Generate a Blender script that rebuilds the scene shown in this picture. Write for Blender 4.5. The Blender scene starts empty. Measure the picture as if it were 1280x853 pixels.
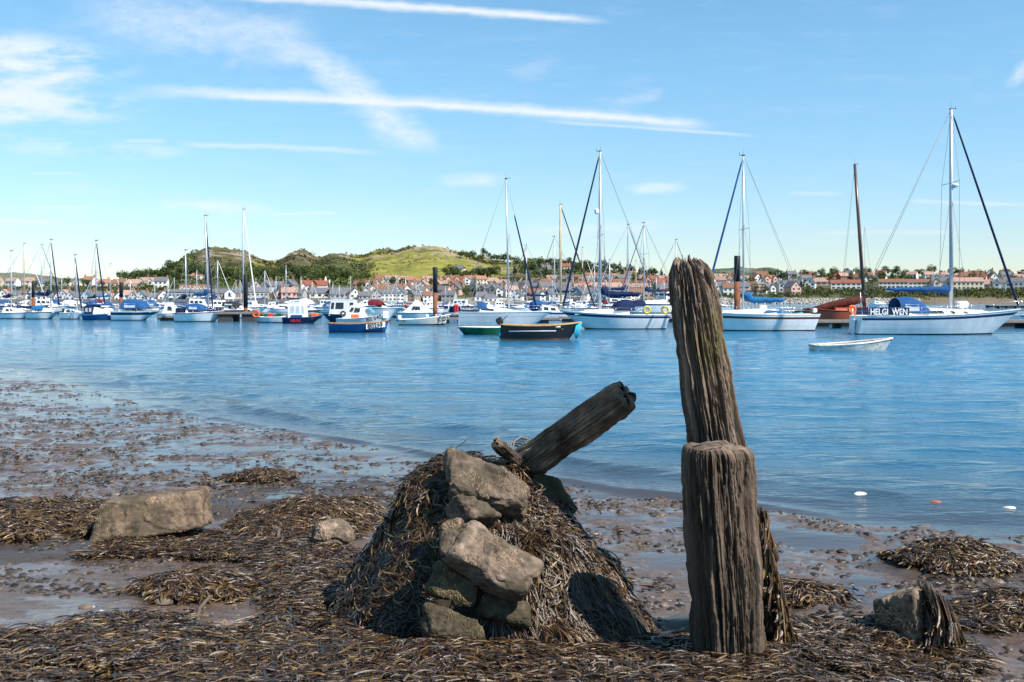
import bpy, math, random
import numpy as np
from mathutils import Vector, Matrix

# ------------------------------------------------------------------ camera, sky, sun, exposure
SC = bpy.context.scene
C = SC.collection
F = 1244.0          # focal length in photo pixels (35 mm lens)
H = 2.2             # lens height above the water
HZ = 375.0          # horizon row
cam_d = bpy.data.cameras.new("camera"); cam = bpy.data.objects.new("camera", cam_d); C.objects.link(cam)
cam_d.sensor_width = 36; cam_d.lens = 36*F/1280; cam_d.clip_start = 0.05; cam_d.clip_end = 30000
cam_d.shift_y = -(426.5-HZ)/1280
cam.location = (0, 0, H); cam.rotation_euler = (math.pi/2, 0, 0)
SC.camera = cam

SUN_AZ = math.radians(124)     # clockwise from +Y (view direction): to the right and a little behind
SUN_EL = math.radians(49)
world = bpy.data.worlds.new("World"); SC.world = world; world.use_nodes = True
nt = world.node_tree; nt.nodes.clear()

class E:
    """tiny math-node expression helper"""
    def __init__(s, tree, sock): s.t, s.s = tree, sock
    def _m(s, op, *o, clamp=False):
        n = s.t.nodes.new('ShaderNodeMath'); n.operation = op; n.use_clamp = clamp
        s.t.links.new(s.s, n.inputs[0])
        for i, v in enumerate(o):
            if isinstance(v, E): s.t.links.new(v.s, n.inputs[i+1])
            else: n.inputs[i+1].default_value = v
        return E(s.t, n.outputs[0])
    def __add__(s, o): return s._m('ADD', o)
    def __sub__(s, o): return s._m('SUBTRACT', o)
    def __mul__(s, o): return s._m('MULTIPLY', o)
    def __truediv__(s, o): return s._m('DIVIDE', o)
    def abs(s): return s._m('ABSOLUTE')
    def pw(s, o): return s._m('POWER', o)
    def mx(s, o): return s._m('MAXIMUM', o)
    def mn(s, o): return s._m('MINIMUM', o)
    def step(s, a, b):
        n = s.t.nodes.new('ShaderNodeMapRange'); n.interpolation_type = 'SMOOTHSTEP'
        s.t.links.new(s.s, n.inputs[0]); n.inputs[1].default_value = a; n.inputs[2].default_value = b
        n.inputs[3].default_value = 0; n.inputs[4].default_value = 1
        return E(s.t, n.outputs[0])

tc = nt.nodes.new('ShaderNodeTexCoord'); sep = nt.nodes.new('ShaderNodeSeparateXYZ')
nt.links.new(tc.outputs['Generated'], sep.inputs[0])
dx, dy, dz = (E(nt, sep.outputs[i]) for i in range(3))
yy = dy.mx(0.02)
U = dx/yy; V = dz/yy
front = dy.step(0.05, 0.3) * dz.step(-0.01, 0.01)
def noise2(su, sv, detail=5, off=0.0, rough=0.55, dist=0.0):
    cb = nt.nodes.new('ShaderNodeCombineXYZ'); a = U*su; b = V*sv
    nt.links.new(a.s, cb.inputs[0]); nt.links.new(b.s, cb.inputs[1]); cb.inputs[2].default_value = off
    n = nt.nodes.new('ShaderNodeTexNoise'); n.inputs['Scale'].default_value = 1; n.inputs['Detail'].default_value = detail
    n.inputs['Roughness'].default_value = rough; n.inputs['Distortion'].default_value = dist
    nt.links.new(cb.outputs[0], n.inputs['Vector']); return E(nt, n.outputs['Fac'])
wig = noise2(30, 60, 4, 3.0); wisp = noise2(14, 70, 6, 7.0, 0.65); puff = noise2(9, 28, 6, 1.0, 0.6); fine = noise2(60, 90, 5, 5.0, .7)
def streak(pts, w, k, f0, f1, rag=0.5, wn=1.0, back=False):
    """a long thin cloud: its line is a parabola through three sky directions"""
    us = [(p[0]-640)/F for p in pts]; vs = [(HZ-p[1])/F for p in pts]
    A, B = (U, V) if not back else (V, U)
    xs, ys = (us, vs) if not back else (vs, us)
    a, b, c = np.polyfit(xs, ys, 2)
    line = A*A*float(a) + A*float(b) + float(c)
    d = (B - line + (wig-0.5)*(w/F*wn)).abs()
    core = E(nt, (d + (fine-0.5)*(w/F*.9*rag+.0)).s).step(w/F, 0.0)
    lo, hi = min(xs), max(xs)
    m = A.step(lo, lo+f0/F) * A.step(hi, hi-f1/F)
    tex = (fine*rag + (1-rag) if False else fine*rag)
    return core * m * (((fine-0.5)*(2.2*rag) + (1-rag*0.25)) * (k*.82))
parts = [
    streak([(250, -8), (520, 9), (775, 28)], 9, 1.0, 80, 90),
    streak([(400, -2), (560, 12), (775, 28)], 4, .6, 60, 120, .3),
    streak([(120, 112), (540, 130), (900, 159)], 12, .75, 160, 60),
    streak([(240, 119), (560, 133), (890, 157)], 5.5, .8, 90, 110, .3),
    streak([(660, 150), (800, 160), (960, 171)], 3.5, .55, 60, 60),
    streak([(150, 176), (180, 176), (212, 177)], 4, .5, 14, 14),
    streak([(215, 181), (350, 184), (500, 193)], 6, .55, 40, 90),
    streak([(330, 30), (430, 100), (530, 200)], 52, .85, 30, 60, .9, 1.3, True),
    streak([(60, 10), (250, 35), (420, 60)], 50, .6, 120, 80, .9, 1.4),
    streak([(760, 128), (800, 124), (835, 112)], 10, .3, 20, 20, .9, 2),
    streak([(785, 237), (825, 234), (858, 232)], 9, .55, 22, 22, .8, 1.5),
    streak([(540, 228), (585, 226), (630, 226)], 12, .5, 30, 30, .8, 1.5),
    streak([(1120, 250), (1180, 253), (1300, 256)], 4, .45, 40, 40),
    streak([(980, 242), (1020, 242), (1060, 243)], 4, .35, 20, 20),
    streak([(-80, 277), (20, 277), (90, 279)], 5, .6, 30, 40),
    streak([(30, 217), (80, 217), (115, 218)], 3, .3, 20, 20),
    streak([(30, 260), (80, 260), (125, 259)], 4, .4, 20, 20),
    streak([(330, 269), (380, 267), (430, 266)], 3, .55, 20, 20),
    streak([(640, 290), (740, 286), (840, 284)], 12, .35, 50, 50, .8, 1.5),
    streak([(1250, 110), (1275, 92), (1310, 70)], 16, .6, 22, 10, .9, 2),
    streak([(1000, 292), (1100, 291), (1220, 292)], 5, .3, 50, 50),
]
def blob(px, py, rx, ry, k, t0=.42, t1=.62):
    a = (U - (px-640)/F)/(rx/F); b = (V - (HZ-py)/F)/(ry/F)
    r = (a*a + b*b)
    return r.step(1.0, 0.05) * (puff.step(t0, t1)) * k
blobs = [blob(10, 80, 190, 48, .75, .43, .62), blob(30, 134, 200, 28, .7, .38, .60), blob(-10, 100, 130, 70, .35, .3, .6),
         blob(240, 262, 120, 16, .45), blob(60, 178, 110, 20, .4), blob(150, 190, 100, 14, .35), blob(585, 227, 60, 14, .3, .38, .62), blob(822, 236, 50, 9, .35, .4, .62), blob(800, 125, 70, 22, .25, .5, .7), blob(680, 90, 60, 20, .2, .5, .7), blob(20, 250, 200, 30, .3, .4, .7)]
tot = parts[0]
for p_ in parts[1:] + blobs: tot = tot + p_ - tot*p_          # screen them together
veil = (wisp.step(.45, .8))*0.10
low = V.step(0.22, 0.0)*0.04
tot = (tot + veil + low)*front
tot = tot.mn(.86)
sky = nt.nodes.new('ShaderNodeTexSky'); sky.sky_type = 'NISHITA'; sky.sun_disc = False
sky.sun_elevation = SUN_EL; sky.sun_rotation = SUN_AZ; sky.altitude = 0; sky.air_density = 1.0; sky.dust_density = 0.08; sky.ozone_density = 1.3
hs = nt.nodes.new('ShaderNodeHueSaturation'); hs.inputs['Saturation'].default_value = 1.18; hs.inputs['Hue'].default_value = 0.487
nt.links.new(sky.outputs[0], hs.inputs['Color'])
tint = nt.nodes.new('ShaderNodeMix'); tint.data_type = 'RGBA'; tf = dz.step(0.30, -0.02); nt.links.new(tf.s, tint.inputs[0])
tint.inputs[6].default_value = (1.0, 1.05, 1.08, 1); tint.inputs[7].default_value = (.64, .72, .86, 1)
mul = nt.nodes.new('ShaderNodeMix'); mul.data_type = 'RGBA'; mul.blend_type = 'MULTIPLY'; mul.inputs[0].default_value = 1
nt.links.new(hs.outputs[0], mul.inputs[6]); nt.links.new(tint.outputs[2], mul.inputs[7])
mixn = nt.nodes.new('ShaderNodeMix'); mixn.data_type = 'RGBA'
nt.links.new(tot.s, mixn.inputs[0]); nt.links.new(mul.outputs[2], mixn.inputs[6]); mixn.inputs[7].default_value = (5.6, 5.9, 6.3, 1)
bg = nt.nodes.new('ShaderNodeBackground'); bg.inputs['Strength'].default_value = 0.101
wo = nt.nodes.new('ShaderNodeOutputWorld')
nt.links.new(mixn.outputs[2], bg.inputs['Color']); nt.links.new(bg.outputs[0], wo.inputs['Surface'])

sun_d = bpy.data.lights.new("sun", 'SUN'); sun_d.energy = 4.6; sun_d.angle = math.radians(0.55); sun_d.color = (1.0, 0.94, 0.86)
sun = bpy.data.objects.new("sun", sun_d); C.objects.link(sun)
sd = Vector((math.sin(SUN_AZ)*math.cos(SUN_EL), math.cos(SUN_AZ)*math.cos(SUN_EL), math.sin(SUN_EL)))
sun.rotation_euler = sd.to_track_quat('Z', 'Y').to_euler()
SC.view_settings.view_transform = 'Standard'; SC.view_settings.look = 'None'
SC.view_settings.exposure = 0.76; SC.view_settings.gamma = 1
SC.view_settings.use_curve_mapping = False
SC.cycles.max_bounces = 6; SC.cycles.diffuse_bounces = 2; SC.cycles.glossy_bounces = 3; SC.cycles.transmission_bounces = 3; SC.cycles.transparent_max_bounces = 6
SC.cycles.use_denoising = True; SC.cycles.caustics_reflective = False; SC.cycles.caustics_refractive = False

# ------------------------------------------------------------------ noise
def _hash(ix, iy, iz, seed):
    h = (ix*374761393 + iy*668265263 + iz*2147483647 + seed*1274126177) & 0xffffffff
    h = ((h ^ (h >> 13))*1274126177) & 0xffffffff
    h = ((h ^ (h >> 16))*2246822519) & 0xffffffff
    return ((h ^ (h >> 15)) & 0xffffff)/float(0xffffff)
def vnoise(x, y, z=None, seed=0):
    x = np.asarray(x, float); y = np.asarray(y, float); z = np.zeros_like(x) if z is None else np.asarray(z, float)
    x, y, z = np.broadcast_arrays(x, y, z)
    fx, fy, fz = np.floor(x), np.floor(y), np.floor(z)
    ix, iy, iz = fx.astype(np.int64), fy.astype(np.int64), fz.astype(np.int64)
    tx, ty, tz = x-fx, y-fy, z-fz
    tx, ty, tz = (t*t*(3-2*t) for t in (tx, ty, tz))
    r = 0
    for a in (0, 1):
        for b in (0, 1):
            for c in (0, 1):
                r = r + _hash(ix+a, iy+b, iz+c, seed)*(tx if a else 1-tx)*(ty if b else 1-ty)*(tz if c else 1-tz)
    return r*2-1
def fbm(x, y, z=None, o=4, seed=0, gain=.5):
    s = 0; a = 1; t = 0
    x = np.asarray(x, float); y = np.asarray(y, float)
    for i in range(o):
        s = s + a*vnoise(x*2**i, y*2**i, None if z is None else np.asarray(z)*2**i, seed+i*17); t += a; a *= gain
    return s/t
def sstep(a, b, x):
    t = np.clip((np.asarray(x, float)-a)/(b-a), 0, 1); return t*t*(3-2*t)

# ------------------------------------------------------------------ object helpers
def tag(o, label=None, cat=None, group=None, kind=None):
    if label: o['label'] = label
    if cat: o['category'] = cat
    if group: o['group'] = group
    if kind: o['kind'] = kind
    return o
def empty(name, loc=(0, 0, 0), rz=0.0, rot=None):
    o = bpy.data.objects.new(name, None); C.objects.link(o); o.location = loc; o.empty_display_size = .2
    o.rotation_euler = rot if rot is not None else (0, 0, rz); return o
def mesh_np(name, V_, Q, mats, parent=None, smooth=True, cols=None, midx=None):
    me = bpy.data.meshes.new(name); V_ = np.asarray(V_, np.float32); Q = np.asarray(Q, np.int32)
    n, k = Q.shape
    me.vertices.add(len(V_)); me.vertices.foreach_set('co', V_.ravel())
    me.loops.add(n*k); me.loops.foreach_set('vertex_index', Q.ravel())
    me.polygons.add(n); me.polygons.foreach_set('loop_start', np.arange(n, dtype=np.int32)*k)
    me.polygons.foreach_set('loop_total', np.full(n, k, np.int32))
    if smooth: me.polygons.foreach_set('use_smooth', np.ones(n, bool))
    for m in (mats if isinstance(mats, (list, tuple)) else [mats]): me.materials.append(m)
    if midx is not None: me.polygons.foreach_set('material_index', np.asarray(midx, np.int32))
    me.update(calc_edges=True); me.validate()
    if cols is not None:
        a = me.color_attributes.new('Col', 'FLOAT_COLOR', 'POINT')
        c4 = np.ones((len(V_), 4), np.float32); c4[:, :3] = cols; a.data.foreach_set('color', c4.ravel())
    o = bpy.data.objects.new(name, me); C.objects.link(o); o.parent = parent
    return o
class MB:
    def __init__(s): s.v = []; s.f = []; s.m = []; s.mats = []; s.sm = []
    def mi(s, m):
        if m not in s.mats: s.mats.append(m)
        return s.mats.index(m)
    def add(s, vs, fs, m, smooth=False):
        b = len(s.v); s.v += [tuple(v) for v in vs]; i = s.mi(m)
        for f in fs: s.f.append(tuple(b+k for k in f)); s.m.append(i); s.sm.append(smooth)
    def box(s, x0, x1, y0, y1, z0, z1, m, bev=0.0):
        if bev > 0:
            b = min(bev, (x1-x0)/2.01, (y1-y0)/2.01, (z1-z0)/2.01)
            vs = []
            for z, i in ((z0, b), (z0+b, 0), (z1-b, 0), (z1, b)):
                for (x, y) in ((x0+i+b, y0+i), (x1-i-b, y0+i), (x1-i, y0+i+b), (x1-i, y1-i-b), (x1-i-b, y1-i), (x0+i+b, y1-i), (x0+i, y1-i-b), (x0+i, y0+i+b)):
                    vs.append((x, y, z))
            fs = [tuple(range(7, -1, -1)), tuple(range(24, 32))]
            for k in range(3):
                for j in range(8): fs.append((k*8+j, k*8+(j+1) % 8, k*8+8+(j+1) % 8, k*8+8+j))
            s.add(vs, fs, m); return
        vs = [(x, y, z) for z in (z0, z1) for y in (y0, y1) for x in (x0, x1)]
        s.add(vs, [(0, 2, 3, 1), (4, 5, 7, 6), (0, 1, 5, 4), (2, 6, 7, 3), (0, 4, 6, 2), (1, 3, 7, 5)], m)
    def hexa(s, b4, t4, m):
        s.add(list(b4)+list(t4), [(3, 2, 1, 0), (4, 5, 6, 7), (0, 1, 5, 4), (1, 2, 6, 5), (2, 3, 7, 6), (3, 0, 4, 7)], m)
    def tube(s, pts, rad, m, n=8, cap=True, flat=1.0, up=None):
        pts = [Vector(p) for p in pts]; k = len(pts)
        if not isinstance(rad, (list, tuple)): rad = [rad]*k
        vs = []; nrm = None
        for i, p in enumerate(pts):
            d = (pts[min(i+1, k-1)]-pts[max(i-1, 0)]).normalized()
            if nrm is None:
                nrm = Vector(up) if up else (Vector((0, 0, 1)) if abs(d.z) < .9 else Vector((1, 0, 0)))
            nrm = (nrm - d*nrm.dot(d)).normalized(); bn = d.cross(nrm)
            for j in range(n):
                a = 2*math.pi*j/n; vs.append(p + nrm*math.cos(a)*rad[i] + bn*math.sin(a)*rad[i]*flat)
        fs = [(i*n+j, i*n+(j+1) % n, (i+1)*n+(j+1) % n, (i+1)*n+j) for i in range(k-1) for j in range(n)]
        if cap: fs += [tuple(range(n-1, -1, -1)), tuple((k-1)*n+j for j in range(n))]
        s.add(vs, fs, m, True)
    def grid(s, rows, m, closed=False, smooth=True):
        """rows: list of equally long point lists"""
        n = len(rows[0]); vs = [p for r in rows for p in r]
        fs = [(i*n+j, i*n+(j+1) % n, (i+1)*n+(j+1) % n, (i+1)*n+j) for i in range(len(rows)-1) for j in range(n if closed else n-1)]
        s.add(vs, fs, m, smooth)
    def build(s, name, parent=None, label=None, autosmooth=False):
        me = bpy.data.meshes.new(name); me.from_pydata(s.v, [], s.f)
        for m in s.mats: me.materials.append(m)
        me.polygons.foreach_set('material_index', s.m); me.polygons.foreach_set('use_smooth', s.sm); me.update()
        o = bpy.data.objects.new(name, me); C.objects.link(o); o.parent = parent
        if label: o['label'] = label
        return o
def copy_tree(o, parent=None):
    c = o.copy(); C.objects.link(c); c.parent = parent
    for ch in list(o.children): copy_tree(ch, c)
    return c

# ------------------------------------------------------------------ materials
def mat(name, col, rough=.6, spec=.5, var=.15, scale=3.0, bump=0.0, bscale=20., metal=0., attr=False, stretch=(1, 1, 1), coat=0.0, attr_gain=1.0, space='Object', trans=0.0):
    m = bpy.data.materials.new(name); m.use_nodes = True; t = m.node_tree; b = t.nodes['Principled BSDF']
    b.inputs['Roughness'].default_value = rough; b.inputs['Metallic'].default_value = metal
    b.inputs['Specular IOR Level'].default_value = spec; b.inputs['Coat Weight'].default_value = coat
    co = t.nodes.new('ShaderNodeTexCoord'); mp = t.nodes.new('ShaderNodeMapping'); mp.inputs['Scale'].default_value = stretch
    t.links.new(co.outputs[space], mp.inputs[0])
    n = t.nodes.new('ShaderNodeTexNoise'); n.inputs['Scale'].default_value = scale; n.inputs['Detail'].default_value = 6; n.inputs['Roughness'].default_value = .65
    t.links.new(mp.outputs[0], n.inputs['Vector'])
    mr = t.nodes.new('ShaderNodeMapRange'); mr.inputs[1].default_value = .3; mr.inputs[2].default_value = .7
    mr.inputs[3].default_value = 1-var; mr.inputs[4].default_value = 1+var; t.links.new(n.outputs[0], mr.inputs[0])
    vm = t.nodes.new('ShaderNodeVectorMath'); vm.operation = 'SCALE'; t.links.new(mr.outputs[0], vm.inputs['Scale'])
    if attr:
        a = t.nodes.new('ShaderNodeAttribute'); a.attribute_name = 'Col'; t.links.new(a.outputs['Color'], vm.inputs[0])
    else: vm.inputs[0].default_value = col
    t.links.new(vm.outputs[0], b.inputs['Base Color'])
    if bump:
        n2 = t.nodes.new('ShaderNodeTexNoise'); n2.inputs['Scale'].default_value = bscale; n2.inputs['Detail'].default_value = 8; n2.inputs['Roughness'].default_value = .7
        t.links.new(mp.outputs[0], n2.inputs['Vector'])
        bp = t.nodes.new('ShaderNodeBump'); bp.inputs['Strength'].default_value = 1; bp.inputs['Distance'].default_value = bump
        t.links.new(n2.outputs[0], bp.inputs['Height']); t.links.new(bp.outputs[0], b.inputs['Normal'])
    if trans: b.inputs['Transmission Weight'].default_value = trans
    return m

# ------------------------------------------------------------------ ground shape
SX = np.array([-80, -40, -15.6, -6.1, -2.5, 0, 1.23, 2.6, 4.3, 8, 20, 40.])
SY = np.array([60, 45, 30.4, 18.6, 14.8, 12.2, 10.9, 10.1, 8.9, 7.4, 6.0, 5.5])
HEAPS = []   # (px,py-on-ground, rx, ry, h) filled below in world units: (x, y, rx, ry, h)
def shoreY(x): return np.interp(x, SX, SY)
def base_z(x, y):
    ys = np.maximum(shoreY(x), 6.0)
    t = (y-4.5)/(ys-4.5)
    zb = 0.42 - 0.25*sstep(1.2, 2.4, x) - 0.08*sstep(2.0, 3.2, x)
    up = zb*np.clip(1-t, 0, 1.1)**3.6 - .010*sstep(.25,.6,t)
    dn = -(y-ys)*0.05
    return np.where(t > 1, np.maximum(dn, -6), up)
def ground_z(x, y, fine=True):
    x = np.asarray(x, float); y = np.asarray(y, float)
    z = base_z(x, y)
    k = sstep(0.0, 0.05, z+.02)
    z = z + fbm(x*.55, y*.8, o=3, seed=5)*0.035*(.35+.65*k)
    for (hx, hy, rx, ry, h) in HEAPS:
        r = ((x-hx)/rx)**2 + ((y-hy)/ry)**2
        z = z + h*np.clip(1-r*.5, 0, 1)**2
    if fine:
        lowf = sstep(.16, .03, z)
        z = z + fbm(x*2.2, y*3.4, o=5, seed=11, gain=.68)*(0.020+.012*lowf)
        z = z + np.maximum(vnoise(x*5.5, y*8, seed=3), 0)**2*0.012 + np.maximum(fbm(x*6, y*7, o=2, seed=4), 0)*.035*lowf
    return z + 0.004
def hit(px, py):
    u = (px-640)/F; s = (py-HZ)/F
    y = 3.0
    for _ in range(4000):
        if H - s*y <= float(ground_z(u*y, y, False)): break
        y *= 1.004
    return u*y, y
def W(px, py, Y): return Vector(((px-640)*Y/F, Y, H-(py-HZ)*Y/F))
def to_px(x, y, z): return 640 + x/y*F, HZ - (z-H)/y*F
LM = [(-60, 'left edge'), (41.5, 'leftmost pile'), (151.5, 'red pile'), (233, 'ketch mizzen'), (307, 'black pile'), (407, 'chapel spire'), (544, 'rusty pile'), (636, 'MOONDANCE mast'), (701, 'cream mast'), (750, 'centre mast'), (851, 'tall post'), (921.5, 'thick pile'), (1010, 'gaffer bow'), (1069, 'gaffer mast'), (1128, 'blue sprayhood'), (1189, 'HELGI mast'), (1275, 'HELGI bow')]
ORD = ['first', 'second', 'third', 'fourth', 'fifth', 'sixth', 'seventh', 'eighth', 'ninth', 'tenth', 'eleventh', 'twelfth', 'thirteenth', 'fourteenth', 'fifteenth', 'sixteenth']
def name_by_place(items, rowname):
    """items: (obj, px, row, text): count each from the nearest landmark along its own row"""
    bins = {}
    for it in items:
        px = it[1]; lm = min(LM, key=lambda l: abs(l[0]-px)); side = 'right' if px >= lm[0] else 'left'; bins.setdefault((lm, side, it[2]), []).append(it)
    for (lm, side, row), L_ in bins.items():
        L_.sort(key=lambda it: abs(it[1]-lm[0]))
        for k, it in enumerate(L_): it[0]['label'] = '%s, %s %s of the %s %s' % (it[3], ORD[min(k, 15)], side, lm[1], rowname[row])
# ------------------------------------------------------------------ beach, water
for (px, py, rx, ry, h) in [(30, 655, .95, .75, .13), (235, 740, .28, .24, .06), (385, 655, .55, .6, .17), (1195, 705, .42, .3, .13),
                            (1190, 712, .7, .35, .03), (1268, 772, .28, .25, .10), (1000, 748, .2, .2, .05), (325, 600, .3, .3, .05), (1150, 800, .45, .35, .06), (460, 640, .3, .5, .1),
                            (560, 835, 1.0, .35, .05), (200, 830, .6, .4, .04), (910, 790, .45, .4, .09), (290, 640, .25, .3, .04)]:
    x, y = hit(px, py); HEAPS.append((x, y, rx, ry, h))

def mud_material():
    m = bpy.data.materials.new('wet_mud'); m.use_nodes = True; t = m.node_tree; b = t.nodes['Principled BSDF']
    co = t.nodes.new('ShaderNodeTexCoord')
    def nz(sc, det, st=(1, 1, 1), rough=.6):
        mp = t.nodes.new('ShaderNodeMapping'); mp.inputs['Scale'].default_value = st; t.links.new(co.outputs['Object'], mp.inputs[0])
        n = t.nodes.new('ShaderNodeTexNoise'); n.inputs['Scale'].default_value = sc; n.inputs['Detail'].default_value = det; n.inputs['Roughness'].default_value = rough
        t.links.new(mp.outputs[0], n.inputs['Vector']); return n.outputs[0]
    at = t.nodes.new('ShaderNodeAttribute'); at.attribute_name = 'Col'          # R: litter, G: grit
    sp = t.nodes.new('ShaderNodeSeparateColor'); t.links.new(at.outputs['Color'], sp.inputs[0])
    big = nz(1.3, 5, (1, 1.6, 1)); mid = nz(9, 7, (1, 1.4, 1), .7); fin = nz(70, 6)
    cr = t.nodes.new('ShaderNodeValToRGB'); t.links.new(mid, cr.inputs[0])
    e = cr.color_ramp.elements; e[0].position = .3; e[0].color = (.055, .037, .027, 1); e[1].position = .7; e[1].color = (.165, .112, .082, 1)
    mx = t.nodes.new('ShaderNodeMix'); mx.data_type = 'RGBA'; t.links.new(sp.outputs[0], mx.inputs[0]); t.links.new(cr.outputs[0], mx.inputs[6]); mx.inputs[7].default_value = (.040, .028, .019, 1)
    t.links.new(mx.outputs[2], b.inputs['Base Color'])
    # wet film: smooth patches
    wet = t.nodes.new('ShaderNodeMapRange'); wet.interpolation_type = 'SMOOTHSTEP'; t.links.new(big, wet.inputs[0])
    wet.inputs[1].default_value = .41; wet.inputs[2].default_value = .52; wet.inputs[3].default_value = .42; wet.inputs[4].default_value = .06
    ad = t.nodes.new('ShaderNodeMath'); ad.operation = 'MULTIPLY_ADD'; t.links.new(sp.outputs[0], ad.inputs[0]); ad.inputs[1].default_value = .4; t.links.new(wet.outputs[0], ad.inputs[2])
    t.links.new(ad.outputs[0], b.inputs['Roughness']); b.inputs['Specular IOR Level'].default_value = .6
    bs = t.nodes.new('ShaderNodeMapRange'); t.links.new(big, bs.inputs[0]); bs.inputs[1].default_value = .41; bs.inputs[2].default_value = .52; bs.inputs[3].default_value = 1; bs.inputs[4].default_value = .14
    s1 = t.nodes.new('ShaderNodeMath'); s1.operation = 'MULTIPLY_ADD'; t.links.new(fin, s1.inputs[0]); s1.inputs[1].default_value = .35; t.links.new(mid, s1.inputs[2])
    bp = t.nodes.new('ShaderNodeBump'); bp.inputs['Distance'].default_value = .034; t.links.new(s1.outputs[0], bp.inputs['Height']); t.links.new(bs.outputs[0], bp.inputs['Strength'])
    t.links.new(bp.outputs[0], b.inputs['Normal'])
    return m

def in_poly(px, py, poly):
    inside = np.zeros(px.shape, bool); n = len(poly)
    for i in range(n):
        x0, y0 = poly[i]; x1, y1 = poly[(i+1) % n]
        if y0 == y1: continue
        c = ((y0 > py) != (y1 > py)) & (px < (x1-x0)*(py-y0)/(y1-y0)+x0); inside ^= c
    return inside
def wpoly(poly): return [hit(*p) for p in poly]
CARPET = [[(-300, 800), (0, 795), (60, 785), (190, 788), (290, 800), (335, 775), (345, 740), (310, 722), (340, 692), (440, 690), (490, 750), (560, 790), (700, 800), (860, 790), (1010, 782), (1090, 792), (1150, 805), (1200, 806), (1215, 818), (1180, 846), (1165, 1100), (-300, 1100)],
          [(-200, 690), (60, 672), (300, 670), (440, 695), (330, 708), (190, 696), (60, 706), (-100, 704)],
          [(1070, 790), (1120, 776), (1200, 776), (1235, 790), (1230, 805), (1080, 800)],
          [(255, 625), (330, 600), (480, 598), (500, 640), (400, 690), (330, 690), (290, 660)]]
CARPET_W = [wpoly(p) for p in CARPET]
def litter(x, y):
    m = np.zeros(np.shape(x))
    jx = fbm(x*3, y*3, o=3, seed=31)*.22; jy = fbm(x*3+9, y*3, o=3, seed=32)*.22
    for p in CARPET_W: m = np.maximum(m, in_poly(x+jx, y+jy, p).astype(float))
    for (hx, hy, rx, ry, h) in HEAPS:
        r = ((x+jx-hx)/rx)**2 + ((y+jy-hy)/ry)**2; m = np.maximum(m, (r < 1.1).astype(float))
    return m
def build_beach():
    # rows and columns crowd together near the lens where the beach is seen close
    yn = np.concatenate([np.linspace(-14, 2.6, 16)[:-1], 2.6*np.exp(np.linspace(0, math.log(46/2.6), 720)), np.linspace(46, 120, 16)[1:]])
    xs = np.sinh(np.linspace(-3.15, 3.05, 760))*2.2
    X, Y = np.meshgrid(xs, yn)
    Z = ground_z(X, Y)
    Vv = np.stack([X, Y, Z], -1).reshape(-1, 3); r, c = X.shape
    i = np.arange(r-1)[:, None]*c + np.arange(c-1)[None]
    Q = np.stack([i, i+1, i+c+1, i+c], -1).reshape(-1, 4)
    L = litter(X, Y).ravel()*.8; cols = np.stack([L, L*0, L*0], -1)
    o = mesh_np('beach', Vv, Q, mud_material(), cols=cols); tag(o, kind='structure')
    # sea bed to the horizon
    b = MB(); sb = mat('sea_bed', (.05, .045, .035)); b.add([(-9000, -9000, -6.4), (9000, -9000, -6.4), (9000, 20000, -6.4), (-9000, 20000, -6.4)], [(0, 1, 2, 3)], sb)
    tag(b.build('ground'), kind='structure')
build_beach()

def water_material():
    m = bpy.data.materials.new('estuary_water'); m.use_nodes = True; t = m.node_tree; b = t.nodes['Principled BSDF']
    co = t.nodes.new('ShaderNodeTexCoord')
    def nz(sc, det, st, rough=.6):
        mp = t.nodes.new('ShaderNodeMapping'); mp.inputs['Scale'].default_value = st; mp.inputs['Rotation'].default_value = (0, 0, math.radians(-12)); t.links.new(co.outputs['Object'], mp.inputs[0])
        n = t.nodes.new('ShaderNodeTexNoise'); n.inputs['Scale'].default_value = sc; n.inputs['Detail'].default_value = det; n.inputs['Roughness'].default_value = rough
        t.links.new(mp.outputs[0], n.inputs['Vector']); return n.outputs[0]
    at = t.nodes.new('ShaderNodeAttribute'); at.attribute_name = 'Col'; sp = t.nodes.new('ShaderNodeSeparateColor'); t.links.new(at.outputs['Color'], sp.inputs[0])
    cr = t.nodes.new('ShaderNodeValToRGB'); t.links.new(sp.outputs[0], cr.inputs[0]); e = cr.color_ramp.elements   # depth -> body colour
    e[0].position = 0; e[0].color = (.10, .070, .052, 1); e[1].position = 1; e[1].color = (.008, .125, .24, 1)
    k = e.new(.12); k.color = (.045, .050, .055, 1); k = e.new(.4); k.color = (.014, .085, .15, 1)
    t.links.new(cr.outputs[0], b.inputs['Base Color'])
    b.inputs['IOR'].default_value = 1.333; b.inputs['Roughness'].default_value = .045; b.inputs['Specular IOR Level'].default_value = .5
    a = nz(1.1, 3, (1, 2.6, 1)); c = nz(6, 4, (1, 2.2, 1)); d = nz(.10, 3, (1, 3.5, 1))
    s = t.nodes.new('ShaderNodeMath'); s.operation = 'MULTIPLY_ADD'; t.links.new(c, s.inputs[0]); s.inputs[1].default_value = .22; t.links.new(a, s.inputs[2])
    # breeze patches: smoother and rougher lanes
    pr = t.nodes.new('ShaderNodeMapRange'); t.links.new(d, pr.inputs[0]); pr.inputs[1].default_value = .35; pr.inputs[2].default_value = .65; pr.inputs[3].default_value = .55; pr.inputs[4].default_value = 1.3
    pm = t.nodes.new('ShaderNodeMath'); pm.operation = 'MULTIPLY'; t.links.new(pr.outputs[0], pm.inputs[0]); t.links.new(sp.outputs[1], pm.inputs[1])
    bp = t.nodes.new('ShaderNodeBump'); bp.inputs['Distance'].default_value = .085; t.links.new(s.outputs[0], bp.inputs['Height']); t.links.new(pm.outputs[0], bp.inputs['Strength'])
    t.links.new(bp.outputs[0], b.inputs['Normal'])
    return m
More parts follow.
